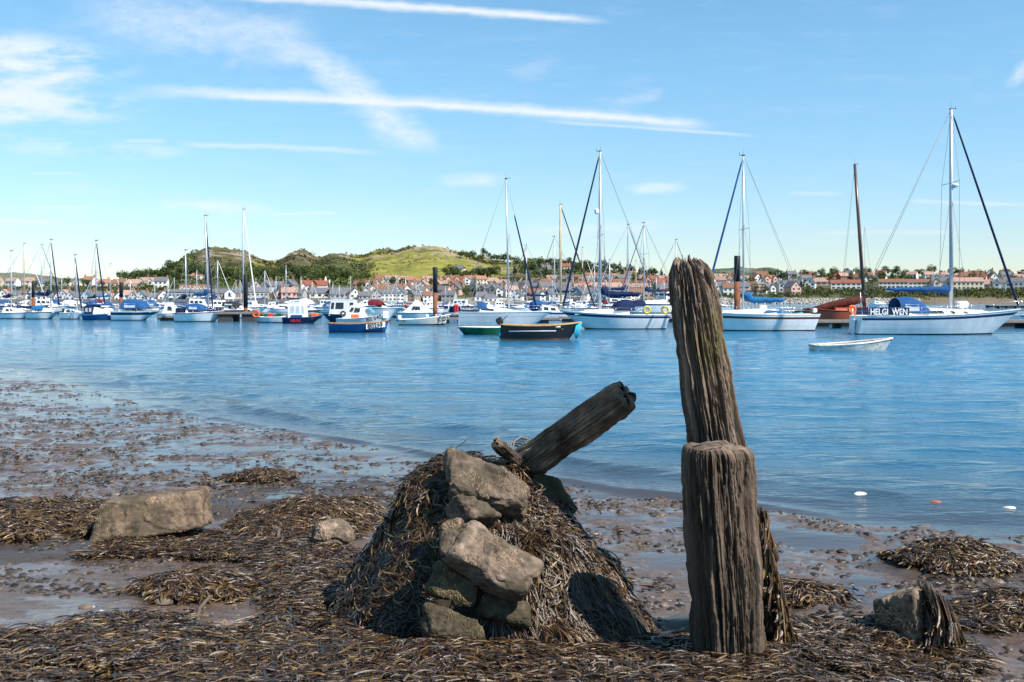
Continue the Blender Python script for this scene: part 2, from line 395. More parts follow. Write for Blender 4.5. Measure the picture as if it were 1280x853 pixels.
def wave_z(X, Y):
    # long lazy crests running in along the shore, small chop on top
    ph = Y + .38*X + fbm(X*.16, Y*.16, o=2, seed=41)*1.3
    amp = .017*(.6+.6*fbm(X*.22, Y*.3, o=2, seed=44)) + .006
    z = amp*np.sin(ph*2*np.pi/1.9) + .006*np.sin((Y*.9-.05*X+fbm(X*.3, Y*.3, o=2, seed=48)*.8)*2*np.pi/.83)
    z += .0055*fbm(X*1.6, Y*4.2, o=3, seed=51)
    z += .030*(.6+.5*fbm(X*.07, Y*.09, o=2, seed=46))*np.sin((Y+.30*X+fbm(X*.07, Y*.07, o=2, seed=47)*4)*2*np.pi/5.6)
    # the little breaking wavelets on the edge at the left
    for (o_, w_, h_) in ((0.5, .20, .055), (2.3, .26, .06), (4.6, .34, .045)):
        d = (Y - shoreY(X)*1.0 - o_ - fbm(X*.25, Y*0, o=3, seed=55+int(o_*10))*.55)/w_
        z += h_*np.exp(-d*d)*sstep(.0, .6, fbm(X*.35+o_, Y*.02, o=2, seed=60)+.45)
    return z
def build_water():
    Y1 = 6.0*np.exp(np.linspace(0, math.log(140/6.0), 1050)); Y2 = 140*np.exp(np.linspace(0, math.log(6000/140), 50))[1:]
    ys = np.concatenate([np.linspace(2.5, 6, 10)[:-1], Y1, Y2]); us = np.linspace(-1.1, 1.0, 620)
    Uu, Y = np.meshgrid(us, ys); X = Uu*Y
    w = wave_z(X, Y)*sstep(95, 30, Y); gz = ground_z(X, Y, False)
    Z = w*sstep(-.02, .10, .03-gz) 
    dep = np.clip((0.01-gz)/1.3, 0, 1)**.6; dep = np.where(Y > 60, 1, dep)
    rip = .16+.84*sstep(0.0, .12, -gz)
    rip = np.where(Y > 40, 1, rip)
    Vv = np.stack([X, Y, Z], -1).reshape(-1, 3); r, c = X.shape
    i = np.arange(r-1)[:, None]*c + np.arange(c-1)[None]
    Q = np.stack([i, i+1, i+c+1, i+c], -1).reshape(-1, 4)
    o = mesh_np('water', Vv, Q, water_material(), cols=np.stack([dep, rip, rip], -1).reshape(-1, 3)); tag(o, kind='structure')
build_water()
# ------------------------------------------------------------------ foreground: posts, log, stones, weed
def wood_mat():
    m = mat('weathered_timber', (1, 1, 1), .8, .25, var=.35, scale=6, bump=.010, bscale=22, attr=True, stretch=(3.2, 3.2, .35)); return m
M_WOOD = wood_mat()
M_WOOD.node_tree.nodes['Principled BSDF'].inputs['Roughness'].default_value = .75
M_STONE = mat('barnacled_stone', (.30, .235, .18), .85, .3, var=.35, scale=7, bump=.010, bscale=38, attr=True)
M_WEED = mat('bladder_wrack', (1, 1, 1), .30, .5, var=.25, scale=14, bump=.003, bscale=60, attr=True)
M_ROPE = mat('old_rope', (.18, .16, .13), .9, bump=.004, bscale=150)

def post_mesh(name, Y, prof, depth, seed, spikes=0.0, nz=420, nt=420, parent=None, moss=0.0, groove=.018, boxy=3.2, yaw=.5, foot=0.0, toplit=None):
    """prof: rows (py, left px, right px) from top to foot; a weathered post of that height and width, round the back too"""
    pys = np.array([p[0] for p in prof], float); L = np.array([p[1] for p in prof], float); R = np.array([p[2] for p in prof], float)
    zt = H-(pys[0]-HZ)/F*Y; zb = H-(pys[-1]-HZ)/F*Y - foot
    zs = np.linspace(zt, zb, nz); py = np.clip(HZ-(zs-H)*F/Y, pys[0], pys[-1])
    cx = ((np.interp(py, pys, L)+np.interp(py, pys, R))/2-640)*Y/F; hw = (np.interp(py, pys, R)-np.interp(py, pys, L))/2*Y/F
    th = np.linspace(0, 2*np.pi, nt, endpoint=False)
    Zg, T = np.meshgrid(zs, th, indexing='ij'); CX = cx[:, None]; HW = hw[:, None]
    a = T-yaw
    rr = (np.abs(np.cos(a))**boxy+np.abs(np.sin(a))**boxy)**(-1/boxy)
    ux, uy = np.cos(T)*rr, np.sin(T)*rr
    mxx = np.max(np.abs(ux)); ux = ux/mxx; uy = uy/mxx
    # long drying cracks, knots and a soft overall wobble
    g = 1-np.abs(fbm(np.cos(T)*3.4+seed, np.sin(T)*3.4, Zg*.55, 4, seed, .6))*2.2
    crack = np.clip(g-.55, 0, 1)/.45
    crack2 = np.clip(1-np.abs(vnoise(np.cos(T)*9+seed, np.sin(T)*9, Zg*1.2, seed+3))*6, 0, 1)
    wob = fbm(np.cos(T)*1.2, np.sin(T)*1.2+seed, Zg*2.5, 3, seed+7)
    fin = fbm(np.cos(T)*8, np.sin(T)*8+seed, Zg*9, 4, seed+9, .65)
    disp = wob*.022 - groove*crack - groove*.55*crack2 + fin*.013 + .005*fbm(np.cos(T)*26, np.sin(T)*26+seed, Zg*14, 3, seed+19, .7)
    fib = 1-np.abs(fbm(np.cos(T)*17+seed, np.sin(T)*17, Zg*1.3, 3, seed+41, .6))*3; fib = np.clip(fib, 0, 1)**2; chk = np.clip(fbm(np.cos(T)*5+seed, np.sin(T)*5, Zg*4.5, 4, seed+43, .7)-.12, 0, 1)
    disp = disp - fib*.010 - chk*.045
    ed = sstep(zt-.07, zt, Zg)*(0 if spikes else 1); disp = disp*(1-.6*ed)
    X = CX + ux*HW + np.cos(T)*disp; Yy = Y + uy*HW*depth + np.sin(T)*disp
    if spikes:
        sp = np.abs(vnoise(np.cos(th)*4.5+seed, np.sin(th)*4.5, seed=seed+20))*.75+np.abs(vnoise(np.cos(th)*12, np.sin(th)*12, seed=seed+21))*.6
        w = sstep(zt-.30, zt, Zg); Zg = Zg - w*(spikes*sp[None, :])
        k = w*.45*np.abs(vnoise(np.cos(T)*5, np.sin(T)*5+3, Zg*6, seed+5)); X = X-(X-CX)*k; Yy = Yy-(Yy-Y)*k
    Vv = [np.stack([X, Yy, Zg], -1).reshape(-1, 3)]
    # rounded, rotten crown closing the top
    nr = 14; top = np.stack([X[0], Yy[0], Zg[0]], -1)
    for k in range(1, nr+1):
        q = 1-k/nr; pz = top[:, 2].min() if spikes else top[:, 2].mean()
        ring = np.empty_like(top); ring[:, 0] = cx[0]+(top[:, 0]-cx[0])*q; ring[:, 1] = Y+(top[:, 1]-Y)*q
        n_ = fbm(ring[:, 0]*14+seed, ring[:, 1]*14, o=4, seed=seed+2)
        if spikes:
            s2 = np.abs(vnoise(ring[:, 0]*16, ring[:, 1]*16, seed=seed+6)); ring[:, 2] = top[:, 2]*(q**.5)+(1-q**.5)*pz + s2*.10*min(1, k/3) - .05*(1-q)
        else: ring[:, 2] = top[:, 2]*q**4+(1-q**4)*pz+(1-q**2)*.016+n_*.030*min(1, k/3)-.02*max(0, float(q < .5)*.3)
        Vv.append(ring)
    Vv = np.concatenate(Vv)
    nrow = nz+nr
    order = list(range(nz, nz+nr))[::-1] + list(range(nz))      # crown centre outwards, then down
    i = np.array(order[:-1])[:, None]*nt; j = np.array(order[1:])[:, None]*nt; a0 = np.arange(nt)[None]; a1 = (a0+1) % nt
    Q = np.stack([i+a0, j+a0, j+a1, i+a1], -1).reshape(-1, 4)
    # post colour: grey-brown, darker along the cut cracks, green-gold moss where given
    x, y, z = Vv.T; nn = fbm(x*4, y*4, z*2.2, 4, seed+12); n3 = fbm(x*30, y*30, z*5, 3, seed+13)
    base = np.array([.125, .088, .062])[None]*(1+.45*nn[:, None]+.3*n3[:, None])
    pale = sstep(.05, .55, fbm(x*9, y*9, z*.9, 4, seed+15)); base = base*(1-pale[:, None]*.6)+np.array([.34, .26, .195])[None]*pale[:, None]*.6
    ck = np.zeros(len(Vv)); ck[:nz*nt] = np.clip(crack*.55+crack2*.35+fib*.55+chk*1.2, 0, 1).ravel(); base = base*(1.3-1.05*ck[:, None])
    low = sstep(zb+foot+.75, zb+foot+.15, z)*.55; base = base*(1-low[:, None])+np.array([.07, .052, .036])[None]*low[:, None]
    if moss:
        mm = .65*sstep(.0, .45, fbm(x*7, y*7, z*2.5, 4, seed+30)+.5*fbm(x*22, y*22, z*9, 3, seed+31)+.22-.9*np.abs((z-1.93)/.55))*sstep(2.28, 2.17, z)*moss
        base = base*(1-mm[:, None])+np.array([.15, .125, .04])[None]*mm[:, None]*(1+.6*n3[:, None])
    return mesh_np(name, Vv, Q, M_WOOD, parent, True, np.clip(base, .008, 1))

# --- seaweed ribbons
PAL = .80*np.array([[.024, .012, .007], [.046, .024, .012], [.082, .045, .018], [.120, .066, .024], [.155, .095, .036], [.17, .135, .10], [.055, .042, .032]])
def weed(name, base, nrm, flow, length, width=.011, seed=0, parent=None, per=5, lift=.25, droop=0.0, pal=(.28, .22, .17, .12, .05, .08, .08), spread=.5, segs=6, curl=1.1):
    rng = np.random.default_rng(seed); n = len(base)
    base = np.repeat(base, per, 0); nrm = np.repeat(nrm, per, 0); flow = np.repeat(flow, per, 0); N = n*per
    length = np.repeat(np.broadcast_to(length, (n,)), per)*rng.uniform(.55, 1.15, N)
    side = np.cross(nrm, flow); side /= np.linalg.norm(side, axis=1, keepdims=True)+1e-9
    ang = rng.normal(0, spread, N); c, s = np.cos(ang)[:, None], np.sin(ang)[:, None]
    d = flow*c+side*s; sd_ = np.cross(nrm, d)
    base = base + (d*rng.uniform(-.02, .05, N)[:, None]) + sd_*rng.normal(0, .018, N)[:, None]
    if per > 2:       # pairs share their first half and fork
        h = (np.arange(N)//2)*2; base = base[np.minimum(h, N-1)]; d = d[h]; sd_ = sd_[h]; length = length[h]
    k1 = rng.normal(0, curl, N); k1 = k1[(np.arange(N)//2)*2]; kf = rng.normal(0, .9, N); k2 = rng.normal(0, curl*1.2, N)[(np.arange(N)//2)*2]; up = rng.uniform(.02, 1, N)*lift; roll = rng.normal(0, .8, N); off = rng.uniform(.0, .035, N)
    ts = np.linspace(0, 1, segs+1); P = []; a = np.zeros(N); p = base+nrm*off[:, None]; pts = [p]
    dirs = []
    for i in range(segs):
        a = a+(k1+k2*math.sin(i*2.2))/segs+(kf*.35 if i >= segs//2 else 0)
        dd = d*np.cos(a)[:, None]+sd_*np.sin(a)[:, None]
        v = (up*math.cos(ts[i]*math.pi*1.15))[:, None]*nrm
        g = np.array([0, 0, -1.0])*droop*(ts[i]+.2)
        q = dd+v+g; q /= np.linalg.norm(q, axis=1, keepdims=True); dirs.append(q)
        p = p+q*(length/segs)[:, None]; pts.append(p)
    dirs.append(dirs[-1])
    wprof = np.interp(ts, [0, .25, .6, .8, .93, 1], [.55, .75, .8, .75, 1.15, .35])
    w = width*rng.uniform(.55, 1.35, N)
    ids = rng.choice(len(PAL), N, p=np.array(pal)/sum(pal)); c0 = PAL[ids]*rng.uniform(.7, 1.35, N)[:, None]
    tip = (rng.random(N) < .16)[:, None]
    VV = np.empty((N, segs+1, 3, 3), np.float32); CC = np.empty((N, segs+1, 3, 3), np.float32)
    for i in range(segs+1):
        sv = np.cross(nrm, dirs[i]); sv /= np.linalg.norm(sv, axis=1, keepdims=True)+1e-9
        uv = np.cross(dirs[i], sv); r = roll*(.4+ts[i]); sv = sv*np.cos(r)[:, None]+uv*np.sin(r)[:, None]; uv = np.cross(dirs[i], sv)
        ww = (w*wprof[i])[:, None]
        VV[:, i, 0] = pts[i]-sv*ww; VV[:, i, 1] = pts[i]+uv*ww*.45; VV[:, i, 2] = pts[i]+sv*ww
        tc_ = c0*(1+.25*ts[i]); tc_ = np.where(tip & (ts[i] > .6), np.array([[.19, .125, .05]])*(.6+.4*ts[i]), tc_); CC[:, i, :] = tc_[:, None]
    nv = (segs+1)*3; o = (np.arange(N)*nv)[:, None, None]; ii = np.arange(segs)[None, :, None]*3; jj = np.arange(2)[None, None]
    q0 = o+ii+jj; Q = np.stack([q0, q0+1, q0+4, q0+3], -1).reshape(-1, 4)
    return mesh_np(name, VV.reshape(-1, 3), Q, M_WEED, parent, True, CC.reshape(-1, 3))

def gnormal(x, y, e=.04):
    zx = (ground_z(x+e, y, False)-ground_z(x-e, y, False))/(2*e); zy = (ground_z(x, y+e, False)-ground_z(x, y-e, False))/(2*e)
    n = np.stack([-zx, -zy, np.ones_like(zx)], -1); return n/np.linalg.norm(n, axis=1, keepdims=True)
def ground_weed(name, n, test, bbox, seed, length=.13, width=.010, parent=None, **kw):
    rng = np.random.default_rng(seed); x = rng.uniform(bbox[0], bbox[1], n*6); y = rng.uniform(bbox[2], bbox[3], n*6)
    m = test(x, y) > .5; x, y = x[m][:n], y[m][:n]
    a = fbm(x*1.3, y*1.3, o=2, seed=71)*5.0 + fbm(x*5, y*5, o=2, seed=72)*2.5 - .9
    nr = gnormal(x, y); fl = np.stack([np.cos(a), np.sin(a), 0*a], -1)
    dn = nr*np.array([[1, 1, 0]]); fl = fl + dn*3.0                       # weed lies downhill
    fl -= nr*(fl*nr).sum(1, keepdims=True); fl /= np.linalg.norm(fl, axis=1, keepdims=True)
    z = ground_z(x, y, False)+.002
    lay = rng.uniform(0, .03, len(x))
    return weed(name, np.stack([x, y, z+lay], -1), nr, fl, length, width, seed, parent, **kw)

# carpet on the near shore
x0 = -2.6
CW = CARPET_W
def carpet_test(x, y):
    jx = fbm(x*3, y*3, o=3, seed=31)*.22; jy = fbm(x*3+9, y*3, o=3, seed=32)*.22; m = np.zeros(x.shape, bool)
    for p in CW: m |= in_poly(x+jx, y+jy, p)
    gap = fbm(x*2.6, y*3.4, o=3, seed=36) > .30
    return (m & ~gap).astype(float)
o = ground_weed('seaweed_carpet', 25000, carpet_test, (-3.4, 3.2, 3.0, 9.0), 1, length=.175, width=.0050, per=6, lift=.36, curl=1.9)
tag(o, 'brown bladder wrack strewn over the mud across the near shore', 'seaweed', kind='stuff')
# scraps scattered far out over the flats
def flats_test(x, y):
    g = ground_z(x, y, False)
    return ((fbm(x*1.1, y*1.9, o=4, seed=37) > .24) & (g > -.01) & (g < .2)).astype(float)
o = ground_weed('seaweed_scraps', 2600, flats_test, (-11, 5, 6.0, 22), 2, length=.10, width=.008, per=3, lift=.15)
tag(o, 'thin scraps of dark weed scattered over the wet mud flats', 'seaweed', kind='stuff')
def flats_far(x, y): return ((fbm(x*1.1, y*1.9, o=4, seed=37) > .12) & (ground_z(x, y, False) > -.015)).astype(float)
# counted heaps of weed
heap_specs = [
    (0, 'shaggy olive brown weed heap at the left edge beside the long stone block', 1500, .20, .012),
    (1, 'small tufted weed heap on the mud in front of the long stone block', 520, .15, .011),
    (2, 'broad dark weed heap spread behind and over the small round boulder', 1600, .17, .010),
    (3, 'long golden brown weed mound lying alone in the shallows at right', 1150, .12, .012),
    (5, 'small weed hummock cut by the right edge of the view', 620, .12, .012),
    (6, 'low weed hummock just right of the front timber post', 260, .14, .011),
    (7, 'thin rusty weed streak on the flats behind the small boulder', 240, .13, .011)]
for (hi, lab, n, ln, wd) in heap_specs:
    hx, hy, rx, ry, h = HEAPS[hi]
    def t(x, y, hx=hx, hy=hy, rx=rx, ry=ry):
        jx = fbm(x*4, y*4, o=2, seed=33)*.12; return ((((x+jx-hx)/rx)**2+((y-hy)/ry)**2) < 1.35).astype(float)
    o = ground_weed('seaweed_heap', int(n*1.3), t, (hx-rx*1.3, hx+rx*1.3, hy-ry*1.3, hy+ry*1.3), 10+hi, length=ln*1.1, width=wd*.60, per=8, curl=1.6, lift=.55, spread=.6,
                    pal=(.2, .2, .2, .2, .1, .04, .06))
    tag(o, lab, 'seaweed', 'heaps of wrack on the shore')

# --- the weed covered mound
MCX, MCY, MH = -.36, 6.42, 1.10
ANG = np.radians([-180, -150, -125, -105, -90, -70, -50, -30, -12, 0, 30, 60, 90, 130, 180])
RAD = np.array([.80, .78, .80, .90, 1.06, 1.24, 1.36, 1.36, 1.27, 1.15, 1.05, .95, .90, .85, .80])
MGZ = .12
def mound_xyz(r, th):
    R = np.interp(th, ANG, RAD); rr = r*R
    x = MCX+np.cos(th)*rr; y = MCY+np.sin(th)*rr
    prof = 1-np.power(r, 1.38)
    # steeper, hollow face where the stones show
    fr = np.exp(-((th-math.radians(-82))/.42)**2)
    prof = prof - fr*.30*np.exp(-((r-.66)/.25)**2)
    # right shoulder rides higher
    prof = prof + .07*np.exp(-((th-math.radians(-18))/.7)**2)*np.sin(np.clip(r, 0, 1)*np.pi)
    n = fbm(x*2.3, y*2.3, o=3, seed=81)*.15*np.sin(np.clip(r, 0, 1)*np.pi)+fbm(x*7, y*7, o=3, seed=82)*.045
    z = (ground_z(x, y, False)-.05)*sstep(0.55, 1, r)+ (MGZ)*(1-sstep(.55, 1, r)) + MH*prof + n
    return x, y, z
mound = empty('seaweed_mound', (0, 0, 0)); tag(mound, 'tall mound of heaped masonry draped in brown wrack beneath the leaning log', 'mound')
def build_mound():
    r = np.linspace(0.001, 1.04, 150); th = np.linspace(-np.pi, np.pi, 340, endpoint=False)
    R_, T_ = np.meshgrid(r, th, indexing='ij'); x, y, z = mound_xyz(R_, T_); V_ = np.stack([x, y, z], -1).reshape(-1, 3); nt_ = len(th)
    i = np.arange(len(r)-1)[:, None]*nt_; a0 = np.arange(nt_)[None]; a1 = (a0+1) % nt_
    Q = np.stack([i+a0, i+nt_+a0, i+nt_+a1, i+a1], -1).reshape(-1, 4)
    n = fbm(V_[:, 0]*9, V_[:, 1]*9, V_[:, 2]*9, 3, 91)[:, None]
    mesh_np('rubble_core', V_, Q, M_STONE, mound, True, np.array([[.035, .026, .017]])*(1+.5*n))
    rng = np.random.default_rng(5)
    def sample(n, cond):
        r = np.sqrt(rng.uniform(.004, 1.06, n)); th = rng.uniform(-np.pi, np.pi, n); keep = cond(r, th); r, th = r[keep], th[keep]
        e = 1e-2; p = np.stack(mound_xyz(r, th), -1); pr = np.stack(mound_xyz(r+e, th), -1)-p; pt = np.stack(mound_xyz(r, th+e), -1)-p
        nn = np.cross(pr, pt); nn /= np.linalg.norm(nn, axis=1, keepdims=True); nn[nn[:, 2] < 0] *= -1
        dn = pr/np.linalg.norm(pr, axis=1, keepdims=True)
        return p, nn, dn
    def notstones(r, th):
        x, y, z = mound_xyz(r, th); px, py = to_px(x, y, z)
        holes = [[(578, 556), (604, 562), (660, 600), (650, 620), (606, 612), (580, 592)], [(575, 618), (606, 638), (584, 638)],
                 [(566, 655), (600, 648), (672, 700), (652, 738), (566, 690)], [(532, 705), (560, 690), (655, 745), (665, 785), (560, 800), (528, 760)]]
        m = np.ones(x.shape, bool)
        for h in holes: m &= ~(in_poly(px, py, h) & (y < MCY+.15))
        return m
    p, nn, dn = sample(13000, notstones)
    weed('seaweed', p, nn, dn, .18, .0050, 6, mound, per=8, lift=.34, droop=.30, spread=.75, curl=1.9, pal=(.32, .26, .20, .10, .05, .01, .06))['kind'] = 'stuff'
    # the thick pale curtain hanging on the right of the front face
    def cur(r, th): return (np.abs(th-math.radians(-52)) < .36) & (r > .42) & (r < .97)
    p, nn, dn = sample(9000, cur); p = p + nn*.035
    weed('hanging_seaweed', p, nn, dn, .24, .0048, 7, mound, per=6, lift=.16, droop=.8, spread=.32, curl=1.0, segs=8, pal=(.20, .22, .24, .20, .08, .03, .04))['kind'] = 'stuff'
build_mound()

def rock_quad(name, cs, thick, seed, col, parent=None, n=70, rnd=.26, amp=.019, back=None, barn=0.0, weedy=0.0):
    """a block whose seen face has the four corners cs [(px,py,Y) x4, clockwise from top left]; thick runs away from the lens"""
    P = [np.array(W(*c)) for c in cs]
    fn = np.cross(P[1]-P[0], P[3]-P[0]); fn /= np.linalg.norm(fn); 
    if fn[1] > 0: fn = -fn
    bk = -fn if back is None else np.array(back, float)/np.linalg.norm(back)
    # six faces of a unit cube mapped through the trilinear block, edges rounded
    faces = []; g = np.linspace(0, 1, n)
    A, B = np.meshgrid(g, g, indexing='ij'); z0, z1 = np.zeros_like(A), np.ones_like(A)
    pts = [np.stack(q, -1).reshape(-1, 3) for q in ((A, B, z0), (B, A, z1), (A, z1, B), (B, z0, A), (z1, B, A), (z0, A, B))]
    V_ = np.concatenate(pts); i = (np.arange(n-1)[:, None]*n+np.arange(n-1)[None]).reshape(-1); q = np.stack([i, i+n, i+n+1, i+1], -1)
    Q = np.concatenate([q+k*n*n for k in range(6)])
    L = np.array([np.linalg.norm(P[1]-P[0]), np.linalg.norm(P[3]-P[0]), thick])
    c = (V_-.5)*L; rad = rnd*L.min(); inner = np.clip(c, -(L/2-rad), L/2-rad); dlt = c-inner; ln = np.linalg.norm(dlt, axis=1, keepdims=True)
    c = inner+np.where(ln > 1e-9, dlt/np.maximum(ln, 1e-9)*np.minimum(ln, rad), 0); uvw = c/L+.5
    u, v, w = uvw.T; top = P[0]+(P[1]-P[0])*u[:, None]; bot = P[3]+(P[2]-P[3])*u[:, None]
    X = top*(1-v[:, None])+bot*v[:, None]+bk*thick*w[:, None]
    cen = X.mean(0); nd = X-cen; nd /= np.linalg.norm(nd, axis=1, keepdims=True)
    dsp = fbm(X[:, 0]*5+seed, X[:, 1]*5, X[:, 2]*5, 3, seed)*amp*1.5+fbm(X[:, 0]*17+seed, X[:, 1]*17, X[:, 2]*17, 4, seed+1, .65)*amp*.9
    chip = np.clip(fbm(X[:, 0]*4, X[:, 1]*4+seed, X[:, 2]*4, 2, seed+4)-.2, 0, 1)*amp*4 + np.clip(1-np.abs(fbm(X[:, 0]*3.3, X[:, 1]*3.3+seed, X[:, 2]*3.3, 3, seed+14))*9, 0, 1)*amp*.9
    X = X+nd*(dsp-chip)[:, None]
    nn = fbm(X[:, 0]*6, X[:, 1]*6, X[:, 2]*6, 4, seed+6)[:, None]; n4 = fbm(X[:, 0]*45, X[:, 1]*45, X[:, 2]*45, 2, seed+8)[:, None]
    n5 = fbm(X[:, 0]*15, X[:, 1]*15, X[:, 2]*15, 4, seed+11, .7)[:, None]; colr = np.array(col)[None]*(1+.7*nn+.7*n4+.7*n5); gk = sstep(.05, .3, fbm(X[:, 0]*7, X[:, 1]*7, X[:, 2]*7, 4, seed+12))[:, None]; colr = colr*(1-.55*gk)+np.array([[.05, .042, .022]])*.55*gk
    if weedy: k = sstep(-.1, .35, fbm(X[:, 0]*5, X[:, 1]*5, X[:, 2]*5, 4, seed+9)+weedy-.3)[:, None]; colr = colr*(1-k)+np.array([[.05, .04, .02]])*k
    o = mesh_np(name, X, Q, M_STONE, parent, True, np.clip(colr, .01, 1))
    if barn:
        rng = np.random.default_rng(seed); m = rng.integers(0, n*n, int(barn)*6); kk = fbm(X[m][:, 0]*9, X[m][:, 1]*9, X[m][:, 2]*9, 3, seed+20) > .08; m = m[kk]; b0 = X[m]       # barnacles sit on the seen face
        k = 6; a = np.linspace(0, 2*np.pi, k, endpoint=False); s_ = rng.uniform(.0035, .0095, len(m))
        e1 = (P[1]-P[0])/L[0]; e2 = np.cross(fn, e1)
        ring = (e1[None, None]*np.cos(a)[None, :, None]+e2[None, None]*np.sin(a)[None, :, None])
        r1 = b0[:, None]+ring*s_[:, None, None]-fn*.002; r2 = b0[:, None]+ring*(s_*.10)[:, None, None]+fn*(s_*.8)[:, None, None]
        VV = np.concatenate([r1, r2], 1).reshape(-1, 3); o_ = (np.arange(len(m))*2*k)[:, None]; j = np.arange(k)[None]; j1 = (j+1) % k
        QQ = np.stack([o_+j, o_+j1, o_+k+j1, o_+k+j], -1).reshape(-1, 4)
        t = mesh_np('barnacles', VV, QQ, M_STONE, o, False, np.repeat(rng.uniform(1.1, 2.5, len(m)), 2*k)[:, None]*np.array(col)[None]*np.array([[1, .98, .92]])); t['kind'] = 'stuff'
    return o
PINK = (.125, .092, .066)
stones = [
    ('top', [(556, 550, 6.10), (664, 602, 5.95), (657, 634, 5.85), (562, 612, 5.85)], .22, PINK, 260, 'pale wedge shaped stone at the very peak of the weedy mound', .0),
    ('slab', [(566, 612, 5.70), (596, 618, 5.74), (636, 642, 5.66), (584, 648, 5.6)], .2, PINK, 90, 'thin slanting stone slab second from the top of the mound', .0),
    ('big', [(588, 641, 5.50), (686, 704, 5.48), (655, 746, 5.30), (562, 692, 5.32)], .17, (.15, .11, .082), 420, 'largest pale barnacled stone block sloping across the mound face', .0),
    ('bigl', [(553, 654, 5.50), (578, 643, 5.52), (568, 696, 5.38), (549, 692, 5.42)], .22, (.12, .088, .06), 100, 'darker end face at the upper left of the largest block, a separate piece', .05),  # the largest block's darker end face, modelled as its own darker piece
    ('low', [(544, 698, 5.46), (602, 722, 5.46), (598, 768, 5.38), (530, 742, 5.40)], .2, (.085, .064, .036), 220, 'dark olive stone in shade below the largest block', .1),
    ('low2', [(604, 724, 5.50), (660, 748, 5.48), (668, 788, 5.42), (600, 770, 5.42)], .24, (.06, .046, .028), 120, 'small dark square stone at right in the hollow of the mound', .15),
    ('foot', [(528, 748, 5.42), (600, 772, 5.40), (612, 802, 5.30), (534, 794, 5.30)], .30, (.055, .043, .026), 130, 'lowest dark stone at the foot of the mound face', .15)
]
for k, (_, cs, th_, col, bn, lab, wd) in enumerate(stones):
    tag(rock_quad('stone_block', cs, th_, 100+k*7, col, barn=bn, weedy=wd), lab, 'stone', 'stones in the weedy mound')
# stones lying apart
def gy(px, py): return hit(px, py)[1]
y_ = gy(180, 680)
o = rock_quad('stone_block', [(122, 630, y_+.05), (252, 613, y_+.10), (258, 662, y_-.02), (108, 684, y_-.10)], .42, 201, (.145, .10, .066), rnd=.12, amp=.013, back=(-.12, 1, -.06), barn=120)
tag(o, 'long muddy rectangular stone block lying on the mud at left', 'stone')
y_ = gy(415, 690)
o = rock_quad('boulder', [(388, 648, y_+.06), (432, 642, y_+.10), (446, 682, y_), (384, 690, y_-.05)], .34, 211, (.175, .13, .095), rnd=.42, amp=.022, barn=60)
tag(o, 'small pale rounded boulder half buried in weed left of the mound', 'boulder')
y_ = gy(1140, 815)
o = rock_quad('stone_block', [(1083, 754, y_+.26), (1143, 737, y_+.02), (1153, 828, y_-.05), (1090, 812, y_+.24)], .26, 221, (.19, .14, .10), rnd=.14, amp=.014, back=(.72, .69, 0), barn=160)
tag(o, 'upright broken stone block with weed on its right side at lower right', 'stone')
rb = o
rng = np.random.default_rng(77); nW = 420
bx_, by_ = (1150-640)*y_/F, y_
p = np.stack([rng.uniform(bx_+.035, bx_+.17, nW), rng.uniform(by_-.02, by_+.2, nW), rng.uniform(.36, .50, nW)], -1); p[:, 2] -= (p[:, 0]-bx_)*.9
nn = np.tile([[.7, -.55, .45]], (nW, 1)); dn = np.tile([[.35, -.1, -.9]], (nW, 1))
weed('hanging_seaweed', p, nn/np.linalg.norm(nn[0]), dn/np.linalg.norm(dn[0]), .24, .008, 78, rb, per=4, lift=.08, droop=.6, spread=.2, curl=.5)['kind'] = 'stuff'

# loose pebbles and broken bits, one by one
PEB = [(398, 640, .055, (.20, .15, .10)), (205, 655+100, .05, (.17, .13, .10)), (106, 762, .035, (.16, .12, .09)), (275, 786, .07, (.15, .11, .085)), (298, 786, .05, (.25, .19, .15)),
       (350, 786, .05, (.2, .15, .11)), (338, 748, .04, (.33, .26, .2)), (255, 615, .05, (.09, .06, .05)), (455, 803, .05, (.17, .13, .09)), (982, 727, .045, (.035, .03, .03)),
       (1047, 663, .035, (.05, .04, .035)), (1129, 652, .04, (.05, .04, .035)), (1052, 645, .02, (.05, .04, .03)), (1028, 643, .03, (.06, .05, .04)), (612, 792, .05, (.2, .15, .1)),
       (1074, 658, .018, (.05, .04, .03)), (148, 541, .03, (.3, .25, .2)), (560, 842, .05, (.2, .15, .11)), (905, 700, .03, (.1, .08, .06)), (470, 612, .05, (.08, .06, .05))]
def pebble(name, x, y, z, r, col, seed, flat=.6, parent=None):
    n1, n2 = 22, 30; a = np.linspace(0, np.pi, n1)[:, None]; b = np.linspace(0, 2*np.pi, n2, endpoint=False)[None]
    d = np.stack([np.sin(a)*np.cos(b), np.sin(a)*np.sin(b), np.cos(a)+0*b], -1).reshape(-1, 3)
    k = 1+.28*fbm(d[:, 0]*1.4+seed, d[:, 1]*1.4, d[:, 2]*1.4, 3, seed); V_ = d*k[:, None]*r*np.array([1.25, .95, flat])+np.array([x, y, z])
    i = np.arange(n1-1)[:, None]*n2; j = np.arange(n2)[None]; j1 = (j+1) % n2; Q = np.stack([i+j, i+n2+j, i+n2+j1, i+j1], -1).reshape(-1, 4)
    return mesh_np(name, V_, Q, M_STONE, parent, True, np.array(col)[None]*(1+.3*fbm(V_[:, 0]*30, V_[:, 1]*30, V_[:, 2]*30, 3, seed)[:, None]))
adj = ['rounded', 'flattish', 'knobbly', 'smooth', 'muddy']
